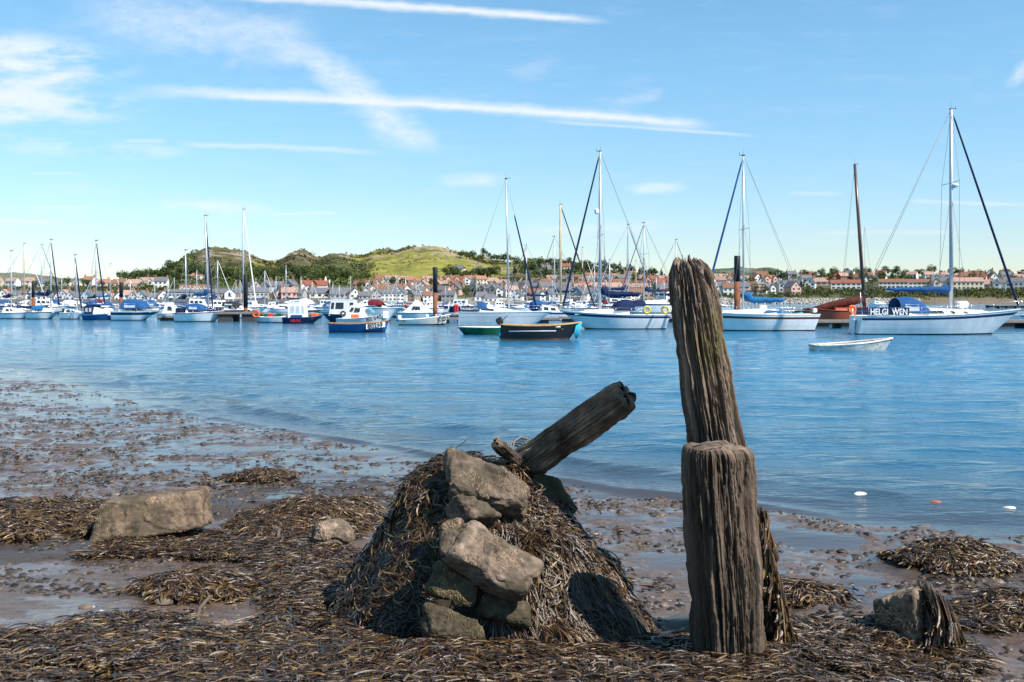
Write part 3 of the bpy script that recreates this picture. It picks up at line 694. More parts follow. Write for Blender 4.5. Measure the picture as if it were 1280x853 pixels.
pl = ['behind the small boulder, on its weed', 'on the mud below the small weed heap', 'at the left of the bare mud patch', 'largest of those on the mud patch by the mooring stick', 'second on the mud patch by the mooring stick',
      'third and rightmost on the mud patch', 'pale, behind the mud patch pebbles', 'dark, behind the right end of the long block', 'half hidden in the near weed left of the mound', 'black, right of the front post foot',
      'dark, in the shallows left of the alone weed mound', 'dark, furthest right in the shallows', 'tiny, nearest the open water', 'flat, left end of the shallows row', 'at the foot of the mound face', 'tiny dark one between the shallows stones',
      'pale, far out on the left mud flats', 'at the bottom edge of the weed carpet', 'just behind the front timber post', 'dark, at the back of the broad weed heap']
for k, (px, py, r, col) in enumerate(PEB):
    x, y = hit(px, py); tag(pebble('pebble', x, y, float(ground_z(x, y, False))+r*.2, r, col, 300+k), ('small stone, '+pl[k]), 'stone', 'loose stones on the shore')
# floating litter of foam out in the shallows at right
for k, (px, py, r, col, lab) in enumerate([(1077, 622, .055, (.8, .66, .5), 'pale creamy lump of foam afloat off the right shore'), (1170, 631, .04, (.30, .10, .07), 'dark reddish scrap afloat between two pale ones'),
                                           (1262, 638, .04, (.7, .62, .55), 'pale scrap with dark top afloat near the right edge'), (1003, 619, .022, (.7, .66, .6), 'tiny white scrap afloat left of the creamy lump'), (958, 614, .02, (.75, .7, .62), 'tiny white scrap afloat nearest the timber posts')]):
    Y = F*H/(py-HZ); x = (px-640)*Y/F
    tag(pebble('flotsam', x, Y, .012, r*1.5, col, 340+k, .55), lab, 'flotsam', 'scraps afloat off the shore')

# --- timber posts
fp = empty('timber_post', (.98, 5.28, .3)); tag(fp, 'thick squat weathered timber post standing in front of the tall one', 'post')
ofs = Vector(fp.location)
def reloc(o, root): o.location = -Vector(root.location)
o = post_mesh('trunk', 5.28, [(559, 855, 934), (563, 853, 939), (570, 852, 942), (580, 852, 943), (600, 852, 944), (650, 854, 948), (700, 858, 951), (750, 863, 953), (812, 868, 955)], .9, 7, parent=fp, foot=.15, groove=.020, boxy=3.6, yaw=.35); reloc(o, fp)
b = MB(); b.tube([W(866, 559, 5.15), W(880, 555, 5.12), W(897, 552, 5.14), W(903, 556, 5.16)], .004, mat('rusty_wire', (.12, .11, .10), .6)); o = b.build('wire', fp); reloc(o, fp)
tp = empty('timber_post', (1.2, 5.85, .3)); tag(tp, 'tall leaning timber post with splintered mossy top above the water', 'post')
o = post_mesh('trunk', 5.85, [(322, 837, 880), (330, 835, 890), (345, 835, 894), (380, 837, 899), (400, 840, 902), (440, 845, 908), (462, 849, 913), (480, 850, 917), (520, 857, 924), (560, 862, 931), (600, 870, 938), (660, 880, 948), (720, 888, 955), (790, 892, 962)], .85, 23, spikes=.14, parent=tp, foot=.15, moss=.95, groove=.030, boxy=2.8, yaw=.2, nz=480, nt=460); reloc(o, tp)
rng = np.random.default_rng(91); n = 1500
t = rng.uniform(0, 1, n); zz = .22+t*.80; pxr = np.interp(t, [0, .3, .7, 1], [975, 966, 952, 940]); xx = (pxr-640)*5.85/F-rng.uniform(0, .13, n)**1.3
yy_ = 5.72-.1*rng.random(n)+rng.uniform(0, .3, n)
p = np.stack([xx, yy_, zz], -1); nn = np.tile([[.85, -.5, .2]], (n, 1)); nn /= np.linalg.norm(nn[0]); dn = np.tile([[.12, 0, -1.]], (n, 1)); dn /= np.linalg.norm(dn[0])
o = weed('hanging_seaweed', p, nn, dn, .16, .010, 92, tp, per=4, lift=.15, droop=.6, spread=.25, curl=.6, pal=(.16, .2, .22, .22, .12, .04, .04)); o['kind'] = 'stuff'; reloc(o, tp)

# --- leaning log
def log_mesh(name, A, B, r0, r1, seed, parent, n1=300, n2=240, col=(.21, .155, .11)):
    A, B = np.array(A), np.array(B); ax = B-A; L = np.linalg.norm(ax); ax /= L; s1 = np.cross(ax, [0, 0, 1]); s1 /= np.linalg.norm(s1); s2 = np.cross(s1, ax)
    t = np.linspace(0, 1, n1)[:, None]; a = np.linspace(0, 2*np.pi, n2, endpoint=False)[None]
    ends = np.sqrt(np.clip(1-np.clip((t-.965+.012*np.sin(a*3+1)+.008*np.sin(a*7))/.035, 0, 1)**4, 0, 1))
    rr = (r0+(r1-r0)*t)*(1+.05*np.sin(t*9+1))*ends
    ca, sa = np.cos(a), np.sin(a); box = (np.abs(np.cos(a-.4))**2.6+np.abs(np.sin(a-.4))**2.6)**(-1/2.6)
    d = .16*fbm(ca*1.3+seed, sa*1.3, t*2.6, 3, seed)+.13*fbm(ca*3+seed, sa*3, t*3.2, 4, seed+3, .6)-.22*np.clip(1-np.abs(fbm(ca*3.5+seed, sa*3.5, t*.9, 3, seed+5))*5, 0, 1)-.10*np.clip(1-np.abs(fbm(ca*13+seed, sa*13, t*2.5, 3, seed+15))*4, 0, 1)-.25*np.clip(fbm(ca*2+seed, sa*2, t*6, 3, seed+25)-.25, 0, 1)+.14*fbm(ca*9+seed, sa*9, t*7, 4, seed+6, .65)
    rad = rr*box*(.95+d)
    V_ = A+ax*(t*L)[..., None]+s1*(ca*rad)[..., None]+s2*(sa*rad)[..., None]; V_ = V_.reshape(-1, 3)
    i = np.arange(n1-1)[:, None]*n2; j = np.arange(n2)[None]; j1 = (j+1) % n2; Q = np.stack([i+j, i+j1, i+n2+j1, i+n2+j], -1).reshape(-1, 4)
    n = fbm(V_[:, 0]*9, V_[:, 1]*9, V_[:, 2]*9, 4, seed+8)[:, None]; w = sstep(.82, .97, np.repeat(t, n2, 1).ravel())[:, None]
    cc = np.array(col)*(1+1.1*n); cc = cc*(1-.75*w)+np.array([.20, .15, .11])*(1+.5*n)*.75*w
    return mesh_np(name, V_, Q, M_WOOD, parent, True, np.clip(cc, .01, 1))
lg = empty('leaning_log', (0, 0, 0)); tag(lg, 'thick rotten log jutting up to the right from behind the mound', 'log')
log_mesh('trunk', W(628, 600, 6.75), W(784, 492, 6.15), .120, .108, 41, lg)
log_mesh('branch_stub', W(650, 580, 6.45), W(619, 553, 6.30), .055, .04, 43, lg, 60, 50, (.05, .035, .028))
b = MB()
for k in range(5):
    c0 = W(650+k*3, 580-k*2, 6.6); ax = (Vector(W(789, 489, 6.15))-Vector(W(628, 600, 6.75))).normalized(); s1 = ax.cross(Vector((0, 0, 1))).normalized(); s2 = s1.cross(ax)
    b.tube([c0+s1*math.cos(a*.5236)*.150+s2*math.sin(a*.5236)*.150+ax*(.01*math.sin(a*1.3+k)) for a in range(13)], .0055, M_ROPE, 6)
b.build('rope_turns', lg)
tag(rock_quad('stone_block', [(660, 588, 6.45), (700, 592, 6.5), (728, 640, 6.4), (668, 650, 6.3)], .35, 231, (.07, .052, .035), weedy=.4, barn=40), 'dark weedy stone under the leaning log at the back of the mound', 'stone', 'stones in the weedy mound')
# mooring sticks and old rope in the mud
M_STICK = mat('muddy_stick', (.12, .085, .06), .7, bump=.004, bscale=60)
for pts, r, nm, lab in [([(256, 806), (247, 790), (249, 770), (262, 755), (285, 742), (308, 722)], .013, 'rope', 'thick muddy rope end curving out of the mud left of the mound'),
                        ([(345, 690), (350, 660), (358, 652)], .014, 'stick', 'short stick leaning in the weed left of the small boulder'),
                        ([(1000, 806), (950, 812), (905, 830)], .012, 'stick', 'pale thin stick lying on weed right of the front post')]:
    b = MB(); ps = []
    for k, (px, py) in enumerate(pts):
        x, y = hit(px, py); ps.append((x, y, float(ground_z(x, y, False))+.03+(.012 if 0 < k < len(pts)-1 else 0)))
    fin_ = []
    for k in range(len(ps)-1):
        for q in range(5): fin_.append(Vector(ps[k]).lerp(Vector(ps[k+1]), q/5)+Vector((random.uniform(-1, 1), random.uniform(-1, 1), random.uniform(-1, 1)))*.004)
    b.tube(fin_+[ps[-1]], [r*(.8+.4*random.random()) for _ in range(len(fin_)+1)], M_STICK, 8); tag(b.build(nm), lab, nm)

# clods, shells and shingle nobody could count, all over the wet flats
def clods(name, label, n, box, cond, s0, s1, cols, seed):
    rng = np.random.default_rng(seed); x = rng.uniform(box[0], box[1], n*5); y = box[2]*(box[3]/box[2])**rng.random(n*5); m = cond(x, y) > rng.random(n*5); x, y = x[m][:n], y[m][:n]; n = len(x)
    ico = []; 
    for i in range(5):
        for a in range(8): t = a*math.pi/4; ph = (i+.0)/4*math.pi/2*.98; ico.append((math.cos(t)*math.cos(ph), math.sin(t)*math.cos(ph), math.sin(ph)))
    ico = np.array(ico); s = np.exp(rng.uniform(math.log(s0), math.log(s1), n)); ax = rng.uniform(.7, 1.7, n); z = ground_z(x, y, True)-.002; rot = rng.uniform(0, 6.28, n)
    P = ico[None]*(1+rng.uniform(-.22, .22, (n, 40, 1))); px_ = P[..., 0]*ax[:, None]; py_ = P[..., 1]; c, s_ = np.cos(rot)[:, None], np.sin(rot)[:, None]
    V_ = np.stack([(px_*c-py_*s_)*s[:, None]+x[:, None], (px_*s_+py_*c)*s[:, None]+y[:, None], (P[..., 2]*.55-.1)*s[:, None]+z[:, None]], -1).reshape(-1, 3)
    q = np.array([[i*8+j, i*8+(j+1) % 8, (i+1)*8+(j+1) % 8, (i+1)*8+j] for i in range(4) for j in range(8)]); Q = (q[None]+(np.arange(n)*40)[:, None, None]).reshape(-1, 4)
    cc = np.array(cols)[rng.choice(len(cols), n, p=[.4, .3, .2, .1])]*rng.uniform(.6, 1.4, n)[:, None]
    tag(mesh_np(name, V_, Q, M_CLOD, None, True, np.repeat(cc, 40, 0)), label, 'shingle', kind='stuff')
M_CLOD = mat('wet_clod', (1, 1, 1), .35, .5, var=.3, scale=30, bump=.004, bscale=80, attr=True)
def flat_c(x, y): g = ground_z(x, y, False); return (g > -.035)*(g < .20)*np.clip(.35+2.2*fbm(x*1.6, y*2.6, o=4, seed=57), 0, 1)
clods('mud_clods', 'small dark clods and stones peppering the wet flats', 13000, (-14, 6, 5.5, 26), flat_c, .010, .042, [(.045, .030, .020), (.065, .045, .026), (.025, .019, .013), (.13, .10, .07)], 58)
def near_c(x, y): return np.clip(.25+1.6*fbm(x*2.6, y*2.6, o=3, seed=59), 0, 1)*(ground_z(x, y, False) > .03)*.9
clods('shingle', 'grit, shell bits and small pebbles on the near mud', 5000, (-3.6, 3.6, 3.8, 9.5), near_c, .004, .016, [(.10, .07, .05), (.16, .115, .085), (.04, .03, .024), (.42, .36, .30)], 60)
# ------------------------------------------------------------------ boats
def paint(name, col, rough=.3, **kw): return mat(name, col, rough, .45, var=.13, scale=.9, stretch=(2.2, 2.2, .7), coat=kw.pop('coat', .0), **kw)
P_WHITE = paint('white_gelcoat', (.82, .81, .79)); P_CREAM = paint('cream_gelcoat', (.72, .69, .60)); P_GREY = paint('grey_gelcoat', (.48, .50, .53))
P_PALE = paint('pale_grey_gelcoat', (.72, .72, .71)); P_NAVY = paint('navy_paint', (.010, .022, .085)); P_BLUE = paint('blue_paint', (.010, .085, .25))
P_BROWN = paint('brown_stripe', (.10, .05, .035)); P_BLACK = paint('black_tar', (.014, .014, .016), .5); P_GREEN = paint('green_paint', (.005, .085, .035))
P_ANTI = paint('dark_antifouling', (.03, .015, .012), .7, coat=0); P_RED = paint('red_lead', (.42, .085, .035), .6, coat=0); P_WOOD = mat('varnished_wood', (.33, .16, .055), .4, var=.3)
P_GLASS = mat('dark_window', (.012, .014, .018), .08, .8, var=0); P_TEAL = mat('tinted_window', (.03, .28, .33), .1, .8, var=.3)
P_CLEAR = mat('clear_vinyl', (.42, .48, .52), .12, .7, var=.2)
P_ALU = mat('anodised_mast', (.50, .52, .54), .35, .5, var=.05, metal=.3); P_GOLD = mat('cream_mast', (.52, .42, .24), .5); P_WIRE = mat('rigging_wire', (.20, .21, .23), .5)
P_CANVAS = mat('royal_blue_canvas', (.014, .075, .21), .8, .2, var=.2, bump=.02, bscale=6); P_NCANVAS = mat('navy_canvas', (.009, .020, .065), .85, .2, var=.2, bump=.02, bscale=6)
P_TCANVAS = mat('teal_blue_canvas', (.012, .12, .28), .8, .2, var=.25, bump=.03, bscale=6); P_SAILB = mat('tan_sail', (.085, .022, .015), .9, .2, var=.4, bump=.05, bscale=4)
P_BURG = mat('burgundy_canvas', (.12, .012, .02), .8, .2); P_STEEL = mat('steel_rail', (.6, .6, .6), .25, .5, metal=.9); P_YEL = mat('yellow_buoy', (.60, .45, .06), .6)
P_ORANGE = mat('orange_plastic', (.75, .12, .02), .5); P_REDP = mat('red_plastic', (.55, .02, .02), .5); P_DARK = mat('black_plastic', (.02, .02, .022), .4)
P_TAN = mat('tan_gunwale', (.40, .24, .10), .6, var=.35, scale=5); P_RUST = mat('rusty_steel', (.20, .075, .035), .85, .3, var=.45, scale=1.4, bump=.01, bscale=9)
P_BLACKST = mat('black_steel', (.015, .013, .014), .6); P_TURQ = mat('turquoise_rope', (.02, .35, .50), .8); P_FADED = mat('weathered_white', (.58, .56, .51), .6, .4, var=.42, scale=3.5, stretch=(1, 1, 1.6))
P_PLANK = mat('pontoon_decking', (.22, .18, .15), .8, var=.3, scale=4); P_FLOAT = mat('pontoon_float', (.06, .05, .045), .8, var=.3); P_LETW = mat('white_lettering', (.85, .85, .85), .6, var=0); P_LETB = mat('black_lettering', (.012, .012, .015), .6, var=0)
P_GREYB = mat('grey_rubber', (.16, .17, .19), .5)

def hull(root, L, B, F_, mats, bow=.35, stern=.06, rake=.9, transom=.82, trake=0.0, stripe=.0, stripe_w=.10, n=26, open_=False, bot=.5, fine=1.0, deckm=None, rubm=None, name='hull'):
    """mats: topside, stripe, bottom paint; x runs stern -> bow, waterline z = 0. returns sheer(t) and halfbeam(t)"""
    top, strp, anti = mats; b = MB()
    def hb(t): return B/2*(transom+(1-transom)*math.sin(min(t/.45, 1)*math.pi/2))*max(0.0, 1-max(0, (t-.42)/.58)**(1.75*fine))**.9 + .015
    def sh(t): return F_*(1+stern*(1-t)**2*2+bow*t**2.2)
    def xs(t, z): return L*t - rake*(1-max(-.25, z/sh(t)))*t**4 - trake*(z/F_)*(1-t)**8*(-1)
    zr = [-.22, 0.0, .05, None]
    s1 = 1-stripe-stripe_w/F_ if stripe_w else .9
    fr = [-1, 0, .07/F_, .35, .6, s1, 1-stripe if stripe_w else .97, 1.0]; mt = [anti, anti, top, top, top, strp if stripe_w else top, top if stripe > .001 else (rubm or top)]
    rows = []
    ts = [i/(n-1) for i in range(n)]
    for f in fr:
        r = []
        for t in ts:
            z = -.25 if f < 0 else sh(t)*f; q = max(0, (z+.25)/(sh(t)+.25))
            w = hb(t)*(.62+.38*q**.7 if f >= 0 else .45)*(1-(1-q)*t**3*.5); r.append((xs(t, z), w, z))
        rows.append(r)
    for side in (1, -1):
        for k in range(len(rows)-1):
            A = [(p[0], p[1]*side, p[2]) for p in rows[k]]; Bq = [(p[0], p[1]*side, p[2]) for p in rows[k+1]]
            b.grid([A, Bq] if side < 0 else [Bq, A], mt[k])
    # transom, stem
    tr = [rows[k][0] for k in range(len(rows))]
    for k in range(len(rows)-1):
        a, c = tr[k], tr[k+1]; b.add([(a[0], -a[1], a[2]), (a[0], a[1], a[2]), (c[0], c[1], c[2]), (c[0], -c[1], c[2])], [(3, 2, 1, 0)], mt[k] if mt[k] is not strp else top)
    bw = [rows[k][-1] for k in range(len(rows))]
    for k in range(len(rows)-1):
        a, c = bw[k], bw[k+1]; b.add([(a[0], -a[1], a[2]), (a[0], a[1], a[2]), (c[0], c[1], c[2]), (c[0], -c[1], c[2])], [(0, 1, 2, 3)], mt[k])
    dm = deckm or top; topr = rows[-1]
    if not open_:
        b.grid([[(p[0], p[1]*.97, p[2]-.03) for p in topr], [(p[0], 0, p[2]+.02) for p in topr], [(p[0], -p[1]*.97, p[2]-.03) for p in topr]], dm)
        b.grid([[(p[0], p[1], p[2]) for p in topr], [(p[0], p[1]*.97, p[2]-.03) for p in topr]], dm)
        b.grid([[(p[0], -p[1]*.97, p[2]-.03) for p in topr], [(p[0], -p[1], p[2]) for p in topr]], dm)
        b.tube([(p[0], p[1], p[2]+.01) for p in topr], .022, rubm or top, 5); b.tube([(p[0], -p[1], p[2]+.01) for p in topr], .022, rubm or top, 5)
        b.build(name, root)
    else:
        fl = .30 if F_ > .4 else .12
        ins = [[(p[0], p[1]*.93, p[2]-.01) for p in topr], [(p[0]*(1-rake*.9/L)+.03, p[1]*.70, min(fl, p[2]-.05)) for p in topr], [(p[0]*(1-rake*.9/L)+.03, -p[1]*.70, min(fl, p[2]-.05)) for p in topr], [(p[0], -p[1]*.93, p[2]-.01) for p in topr]]
        b.grid(ins[::-1], dm); b.build(name, root)
        g = MB(); gm = rubm or top
        for s_ in (1, -1): g.tube([(p[0], p[1]*.97*s_, p[2]+.01) for p in topr], .045, gm, 6, flat=.7)
        g.tube([(topr[0][0], -topr[0][1]*.97, topr[0][2]+.01), (topr[0][0], topr[0][1]*.97, topr[0][2]+.01)], .045, gm, 6)
        g.build('gunwale', root)
        for t in (.25, .52, .74):
            k = MB(); x = L*t; w = hb(t)*.85; k.box(x-.12, x+.12, -w, w, sh(t)*.70, sh(t)*.70+.035, P_WOOD); k.build('thwart', root)
    return sh, hb

def cabin(root, x0, x1, w0, w1, z0, h0, h1, m, fs=.5, bs=.08, name='cabin', wins=(), wm=None, roofm=None, z1=None, tumble=.12, winh=.42, winz=.38):
    """coachroof or deckhouse; fs/bs are the front and back slopes; wins = (u0,u1) spans along each side"""
    z1 = z0 if z1 is None else z1; b = MB()
    bx = [(x0, w0, z0-.05), (x1, w1, z1-.05)]; tx = [(x0+bs, w0-tumble, z0+h0), (x1-fs, w1-tumble, z1+h1)]
    b4 = [(x0, -w0, z0-.05), (x1, -w1, z1-.05), (x1, w1, z1-.05), (x0, w0, z0-.05)]
    t4 = [(tx[0][0], -tx[0][1], tx[0][2]), (tx[1][0], -tx[1][1], tx[1][2]), (tx[1][0], tx[1][1], tx[1][2]), (tx[0][0], tx[0][1], tx[0][2])]
    b.hexa(b4, t4, m); e = .05
    r = [[(p[0], p[1]*k, p[2]+.002+e*(1-k*k)) for k in (1, .5, 0, -.5, -1)] for p in ((tx[0][0]-.03, tx[0][1]+.02, tx[0][2]+.004), (tx[1][0]+.03, tx[1][1]+.02, tx[1][2]+.004))]
    b.grid(r, roofm or m); b.build(name, root)
    for (u0, u1) in wins:
        for s_ in (-1, 1):
            q = []
            for (u, v) in ((u0, winz), (u1, winz), (u1, winz+winh), (u0, winz+winh)):
                xb = x0+(x1-x0)*u; xt = tx[0][0]+(tx[1][0]-tx[0][0])*u; wb = w0+(w1-w0)*u; zb = z0-.05+(z1-z0)*u; zt = tx[0][2]+(tx[1][2]-tx[0][2])*u
                q.append((xb+(xt-xb)*v, (wb+((wb-tumble)-wb)*v+.006)*s_, zb+(zt-zb)*v))
            o_ = [(p[0], p[1]-.03*s_, p[2]) for p in q]; k = MB(); k.hexa(o_ if s_ < 0 else q, q if s_ < 0 else o_, wm or P_GLASS); k.build('window', root)

def windscreen(root, x, w, z0, z1, m, dx=.3, name='windscreen'):
    k = MB(); k.hexa([(x, -w, z0), (x+.03, -w, z0), (x+.03, w, z0), (x, w, z0)], [(x-dx, -w*.85, z1), (x-dx+.03, -w*.85, z1), (x-dx+.03, w*.85, z1), (x-dx, w*.85, z1)], m); k.build(name, root)

def hood(root, x0, x1, w, z0, z1, m, name='sprayhood', dirn=1, win=None):
    """canvas hood on hoops: high at x0, sloping down to x1"""
    rows = []
    for k in range(7):
        t = k/6; x = x0+(x1-x0)*t; h = (z1-z0)*math.sqrt(max(0.02, 1-max(0, (t-.35)/.65)**2)) if t > .35 else (z1-z0)*(.92+.08*math.sin(t/.35*math.pi/2))
        rows.append([(x, w*math.cos(a), z0+h*math.sin(a)**.6 if math.sin(a) > 0 else z0) for a in [math.pi*i/10 for i in range(11)]])
    b = MB(); b.grid(rows, m); b.grid([[(p[0]+.01*dirn, p[1]*.96, p[2]-.03) for p in r] for r in rows][::-1], m); b.build(name, root)
    if win:
        for s_ in (-1, 1):
            k = MB(); xa, xb = x0+(x1-x0)*.15, x0+(x1-x0)*.6; y = -w*.99*s_
            k.hexa([(xa, y-.02*s_, z0+.12), (xb, y-.02*s_, z0+.12), (xb, y, z0+.12), (xa, y, z0+.12)], [(xa, y*.93-.02*s_, z0+(z1-z0)*.55), (xb, y*.93-.02*s_, z0+(z1-z0)*.5), (xb, y*.93, z0+(z1-z0)*.5), (xa, y*.93, z0+(z1-z0)*.55)], win); k.build('hood_window', root)

def rig(root, x, zd, zt, L, B, fwd, aft, m=None, r=.07, jib=None, jm=None, spr=(.6,), boom=None, cover=None, lean=0.0, radar=None, jib_top=.97, wires=True, boomz=1.1, wr=.012, hump=.28, coverr=.13, sprw=.5, jr=1.0):
    """mast at x from deck zd to masthead zt; fwd/aft = x of stay feet"""
    m = m or P_ALU
    b = MB(); b.tube([(x, 0, zd), (x+lean*.5, 0, (zd+zt)/2), (x+lean, 0, zt)], [r, r, r*.8], m, 10); ms = b.build('mast', root)
    k = MB(); k.tube([(x+lean-.05, 0, zt-.03), (x+lean+.28, 0, zt+.06)], .018, P_DARK, 5); k.tube([(x+lean+.28, 0, zt+.0), (x+lean+.28, 0, zt+.22)], .015, P_DARK, 5); k.box(x+lean-.09, x+lean+.11, -.06, .06, zt-.02, zt+.07, P_DARK); k.tube([(x+lean, 0, zt+.05), (x+lean-.04, 0, zt+.65)], .008, P_WIRE, 4); k.build('masthead_fitting', ms)
    for s_ in spr:
        z = zd+(zt-zd)*s_; k = MB(); k.tube([(x+lean*s_-.05, -B*sprw*.8, z+.03), (x+lean*s_, 0, z), (x+lean*s_-.05, B*sprw*.8, z+.03)], .022, m, 6); k.build('spreader', ms)
    if wires:
        k = MB()
        if fwd is not None: k.tube([(x+lean, 0, zt), (fwd, 0, zd+.02)], wr, P_WIRE, 4)
        if aft is not None: k.tube([(x+lean, 0, zt), (aft, -.3, zd+.02)], wr, P_WIRE, 4); k.tube([(x+lean, 0, zt), (aft, .3, zd+.02)], wr, P_WIRE, 4)
        for sy in (-1, 1):
            if spr: z = zd+(zt-zd)*spr[-1]; k.tube([(x+lean, 0, zt-.1), (x+lean*spr[-1]-.05, sy*B*sprw*.8, z+.03), (x-.15, sy*B*.46, zd)], wr, P_WIRE, 4)
            k.tube([(x, 0, zd+(zt-zd)*.58), (x-.5, sy*B*.46, zd)], wr, P_WIRE, 4); k.tube([(x, 0, zd+(zt-zd)*.58), (x+.5, sy*B*.44, zd)], wr, P_WIRE, 4)
        k.build('rigging', root)
    if jib is not None:
        a = Vector((x+lean, 0, zt)).lerp(Vector((jib, 0, zd+.1)), 1-jib_top); e = Vector((jib, 0, zd+.15)); k = MB(); k.tube([a, a.lerp(e, .03), a.lerp(e, .5), a.lerp(e, .96), e], [.02, .055*jr, .075*jr, .085*jr, .04], jm or P_NCANVAS, 7); k.build('furled_jib', root)
    if boom is not None:
        zb = zd+boomz; k = MB(); k.tube([(x, 0, zb), (boom, 0, zb+.02)], .05, m, 8); bo = k.build('boom', root)
        if cover:
            pts, rad = [], []
            for i in range(14):
                t = i/13; pts.append((x+(boom-x)*(t*.97)+(0.03 if boom > x else -.03), 0, zb+.10+(hump*max(0, 1-t*5))+.03*math.sin(i*2.1))); rad.append((.07 if i in (0, 13) else coverr*(1.15-.55*t))+(.12 if 0 < t < .12 else 0))
            k = MB(); k.tube([(x, 0, zb+.55+hump)]+pts, [.06]+rad, cover, 9, flat=.75); k.build('sail_cover', root)
    if radar: k = MB(); k.tube([(x+.22, 0, radar-.06), (x+.22, 0, radar+.0), (x+.22, 0, radar+.12), (x+.22, 0, radar+.17)], [.13, .24, .24, .12], P_WHITE, 14); k.box(x, x+.25, -.05, .05, radar-.10, radar-.05, P_DARK); k.build('radar_dome', ms)

def rails(root, sh, hb, L, pts, h=.5, m=None, name='guard_rail', gap=True):
    b = MB(); m = m or P_STEEL
    for s_ in (-1, 1):
        tp_ = [(L*t, hb(t)*.93*s_, sh(t)+h) for t in pts]
        for t in pts: b.tube([(L*t, hb(t)*.93*s_, sh(t)), (L*t, hb(t)*.93*s_, sh(t)+h)], .013, m, 4)
        b.tube(tp_, .007, m, 4); b.tube([(p[0], p[1], p[2]-h*.45) for p in tp_], .006, m, 4)
    b.build(name, root)
def pulpit(root, sh, hb, L, h=.55, t0=.90):
    b = MB(); z = sh(1)+h
    for s_ in (-1, 1):
        b.tube([(L*t0, hb(t0)*s_, sh(t0)), (L*t0, hb(t0)*s_, sh(t0)+h), (L*1.0, .18*s_, z), (L*1.02, 0, z)], .016, P_STEEL, 5); b.tube([(L*.98, .12*s_, sh(1)), (L*1.0, .18*s_, z)], .016, P_STEEL, 5)
    b.build('pulpit', root)
def outboard(root, x, y, z, s=1.0, m=None, tilt=0.0):
    p = empty('outboard_motor', (x, y, z), rot=(0, tilt, 0)); p.parent = root
    b = MB(); b.box(-.28*s, .10*s, -.13*s, .13*s, .10*s, .48*s, m or P_DARK, .07*s); b.build('cowl', p)
    b = MB(); b.box(-.16*s, -.02*s, -.05*s, .05*s, -.6*s, .11*s, P_DARK); b.box(-.22*s, .06*s, -.03*s, .03*s, -.66*s, -.52*s, P_DARK); b.tube([(.05*s, 0, .25*s), (.45*s, 0, .34*s)], .02*s, P_DARK, 6); b.build('shaft', p); return p
def ring(root, x, y, z, R, r, m, name='lifebuoy'):
    b = MB(); b.tube([(x+R*math.cos(a*math.pi/6), y, z+R*math.sin(a*math.pi/6)) for a in range(13)], r, m, 7, cap=False); return b.build(name, root)
def text(root, s, size, loc, m, face='-y', tilt=0.0, name='lettering', flip=False, ext=.004, bold=.0, sx=1.0):
    cu = bpy.data.curves.new(name, 'FONT'); cu.body = s; cu.size = size; cu.extrude = ext; cu.align_x = 'CENTER'; cu.align_y = 'CENTER'; cu.offset = bold; cu.resolution_u = 2
    tmp = bpy.data.objects.new('tmp', cu); dg = bpy.context.evaluated_depsgraph_get(); C.objects.link(tmp); dg.update(); me = bpy.data.meshes.new_from_object(tmp.evaluated_get(dg)); bpy.data.objects.remove(tmp)
    me.materials.clear(); me.materials.append(m); o = bpy.data.objects.new(name, me); C.objects.link(o); o.parent = root; o.location = loc; o.scale = (sx, 1, 1)
    o.rotation_euler = (math.pi/2, -tilt if not flip else tilt, math.pi if flip else 0); return o
def fender(root, x, y, z, m=None, name='fender'):
    b = MB(); b.tube([(x, y, z-.28), (x, y, z-.24), (x, y, z+.20), (x, y, z+.26)], [.04, .10, .10, .03], m or P_WHITE, 8); b.tube([(x, y, z+.25), (x, y*.93, z+.6)], .008, P_WIRE, 4); b.build(name, root)

class Spot:
    """a berth read from the photograph: stern/bow columns and waterline row"""
    def __init__(s, st, bo, wl, yaw=0.0, beam=2.6, Y=None):
        s.Y = Y or F*H/(wl-HZ); s.k = F/s.Y; s.wl = HZ+H*s.k
        s.flip = bo < st; s.yaw = math.radians(yaw); s.L = abs(bo-st)/s.k/math.cos(s.yaw); s.st = st; s.bo = bo
        s.ang = (math.pi if s.flip else 0)+s.yaw; cx = ((st+bo)/2-640)/s.k
        s.loc = (cx-math.cos(s.ang)*s.L/2, s.Y-math.sin(s.ang)*s.L/2, 0)
    def x(s, px): return (px-s.st)/(s.bo-s.st)*s.L
    def z(s, py): return (s.wl-py)/s.k
def boat(spot, label, cat='boat', name='sailing_boat', group=None):
    r = empty(name, spot.loc, spot.ang); tag(r, label, cat, group); return r
BOATS = []
def remember(r, s, what): BOATS.append((min(s.st, s.bo), max(s.st, s.bo), what)); return r

# --- Helgi Wen, the long white sloop at right
s = Spot(1067, 1276, 418); r = boat(s, 'long white sloop with navy stripe and blue dodger reading HELGI WEN', 'yacht')
L = s.L; sh, hb = hull(r, L, 3.2, s.z(378+18)*1.0, (P_PALE, P_NAVY, P_ANTI), bow=.42, stern=.02, rake=1.9, transom=.75, trake=.15, stripe=.10, stripe_w=.13, deckm=P_WHITE)
F0 = s.z(396)
cabin(r, s.x(1127), s.x(1248), 1.15, .48, F0-.02, .60, .25, P_WHITE, fs=1.1, wins=((.03, .14), (.24, .34), (.35, .42), (.52, .56), (.68, .72)), z1=F0+.12, winh=.32, winz=.45)
hood(r, s.x(1118), s.x(1156), 1.1, F0+.25, s.z(371), P_CANVAS, win=P_CLEAR)
xa, xb = s.x(1080), s.x(1126)
for sy in (1, -1): k = MB(); k.box(xa, xb, 1.35*sy-.02, 1.35*sy+.02, F0+.12, s.z(384.5), P_NCANVAS); dd = k.build('dodger', r)
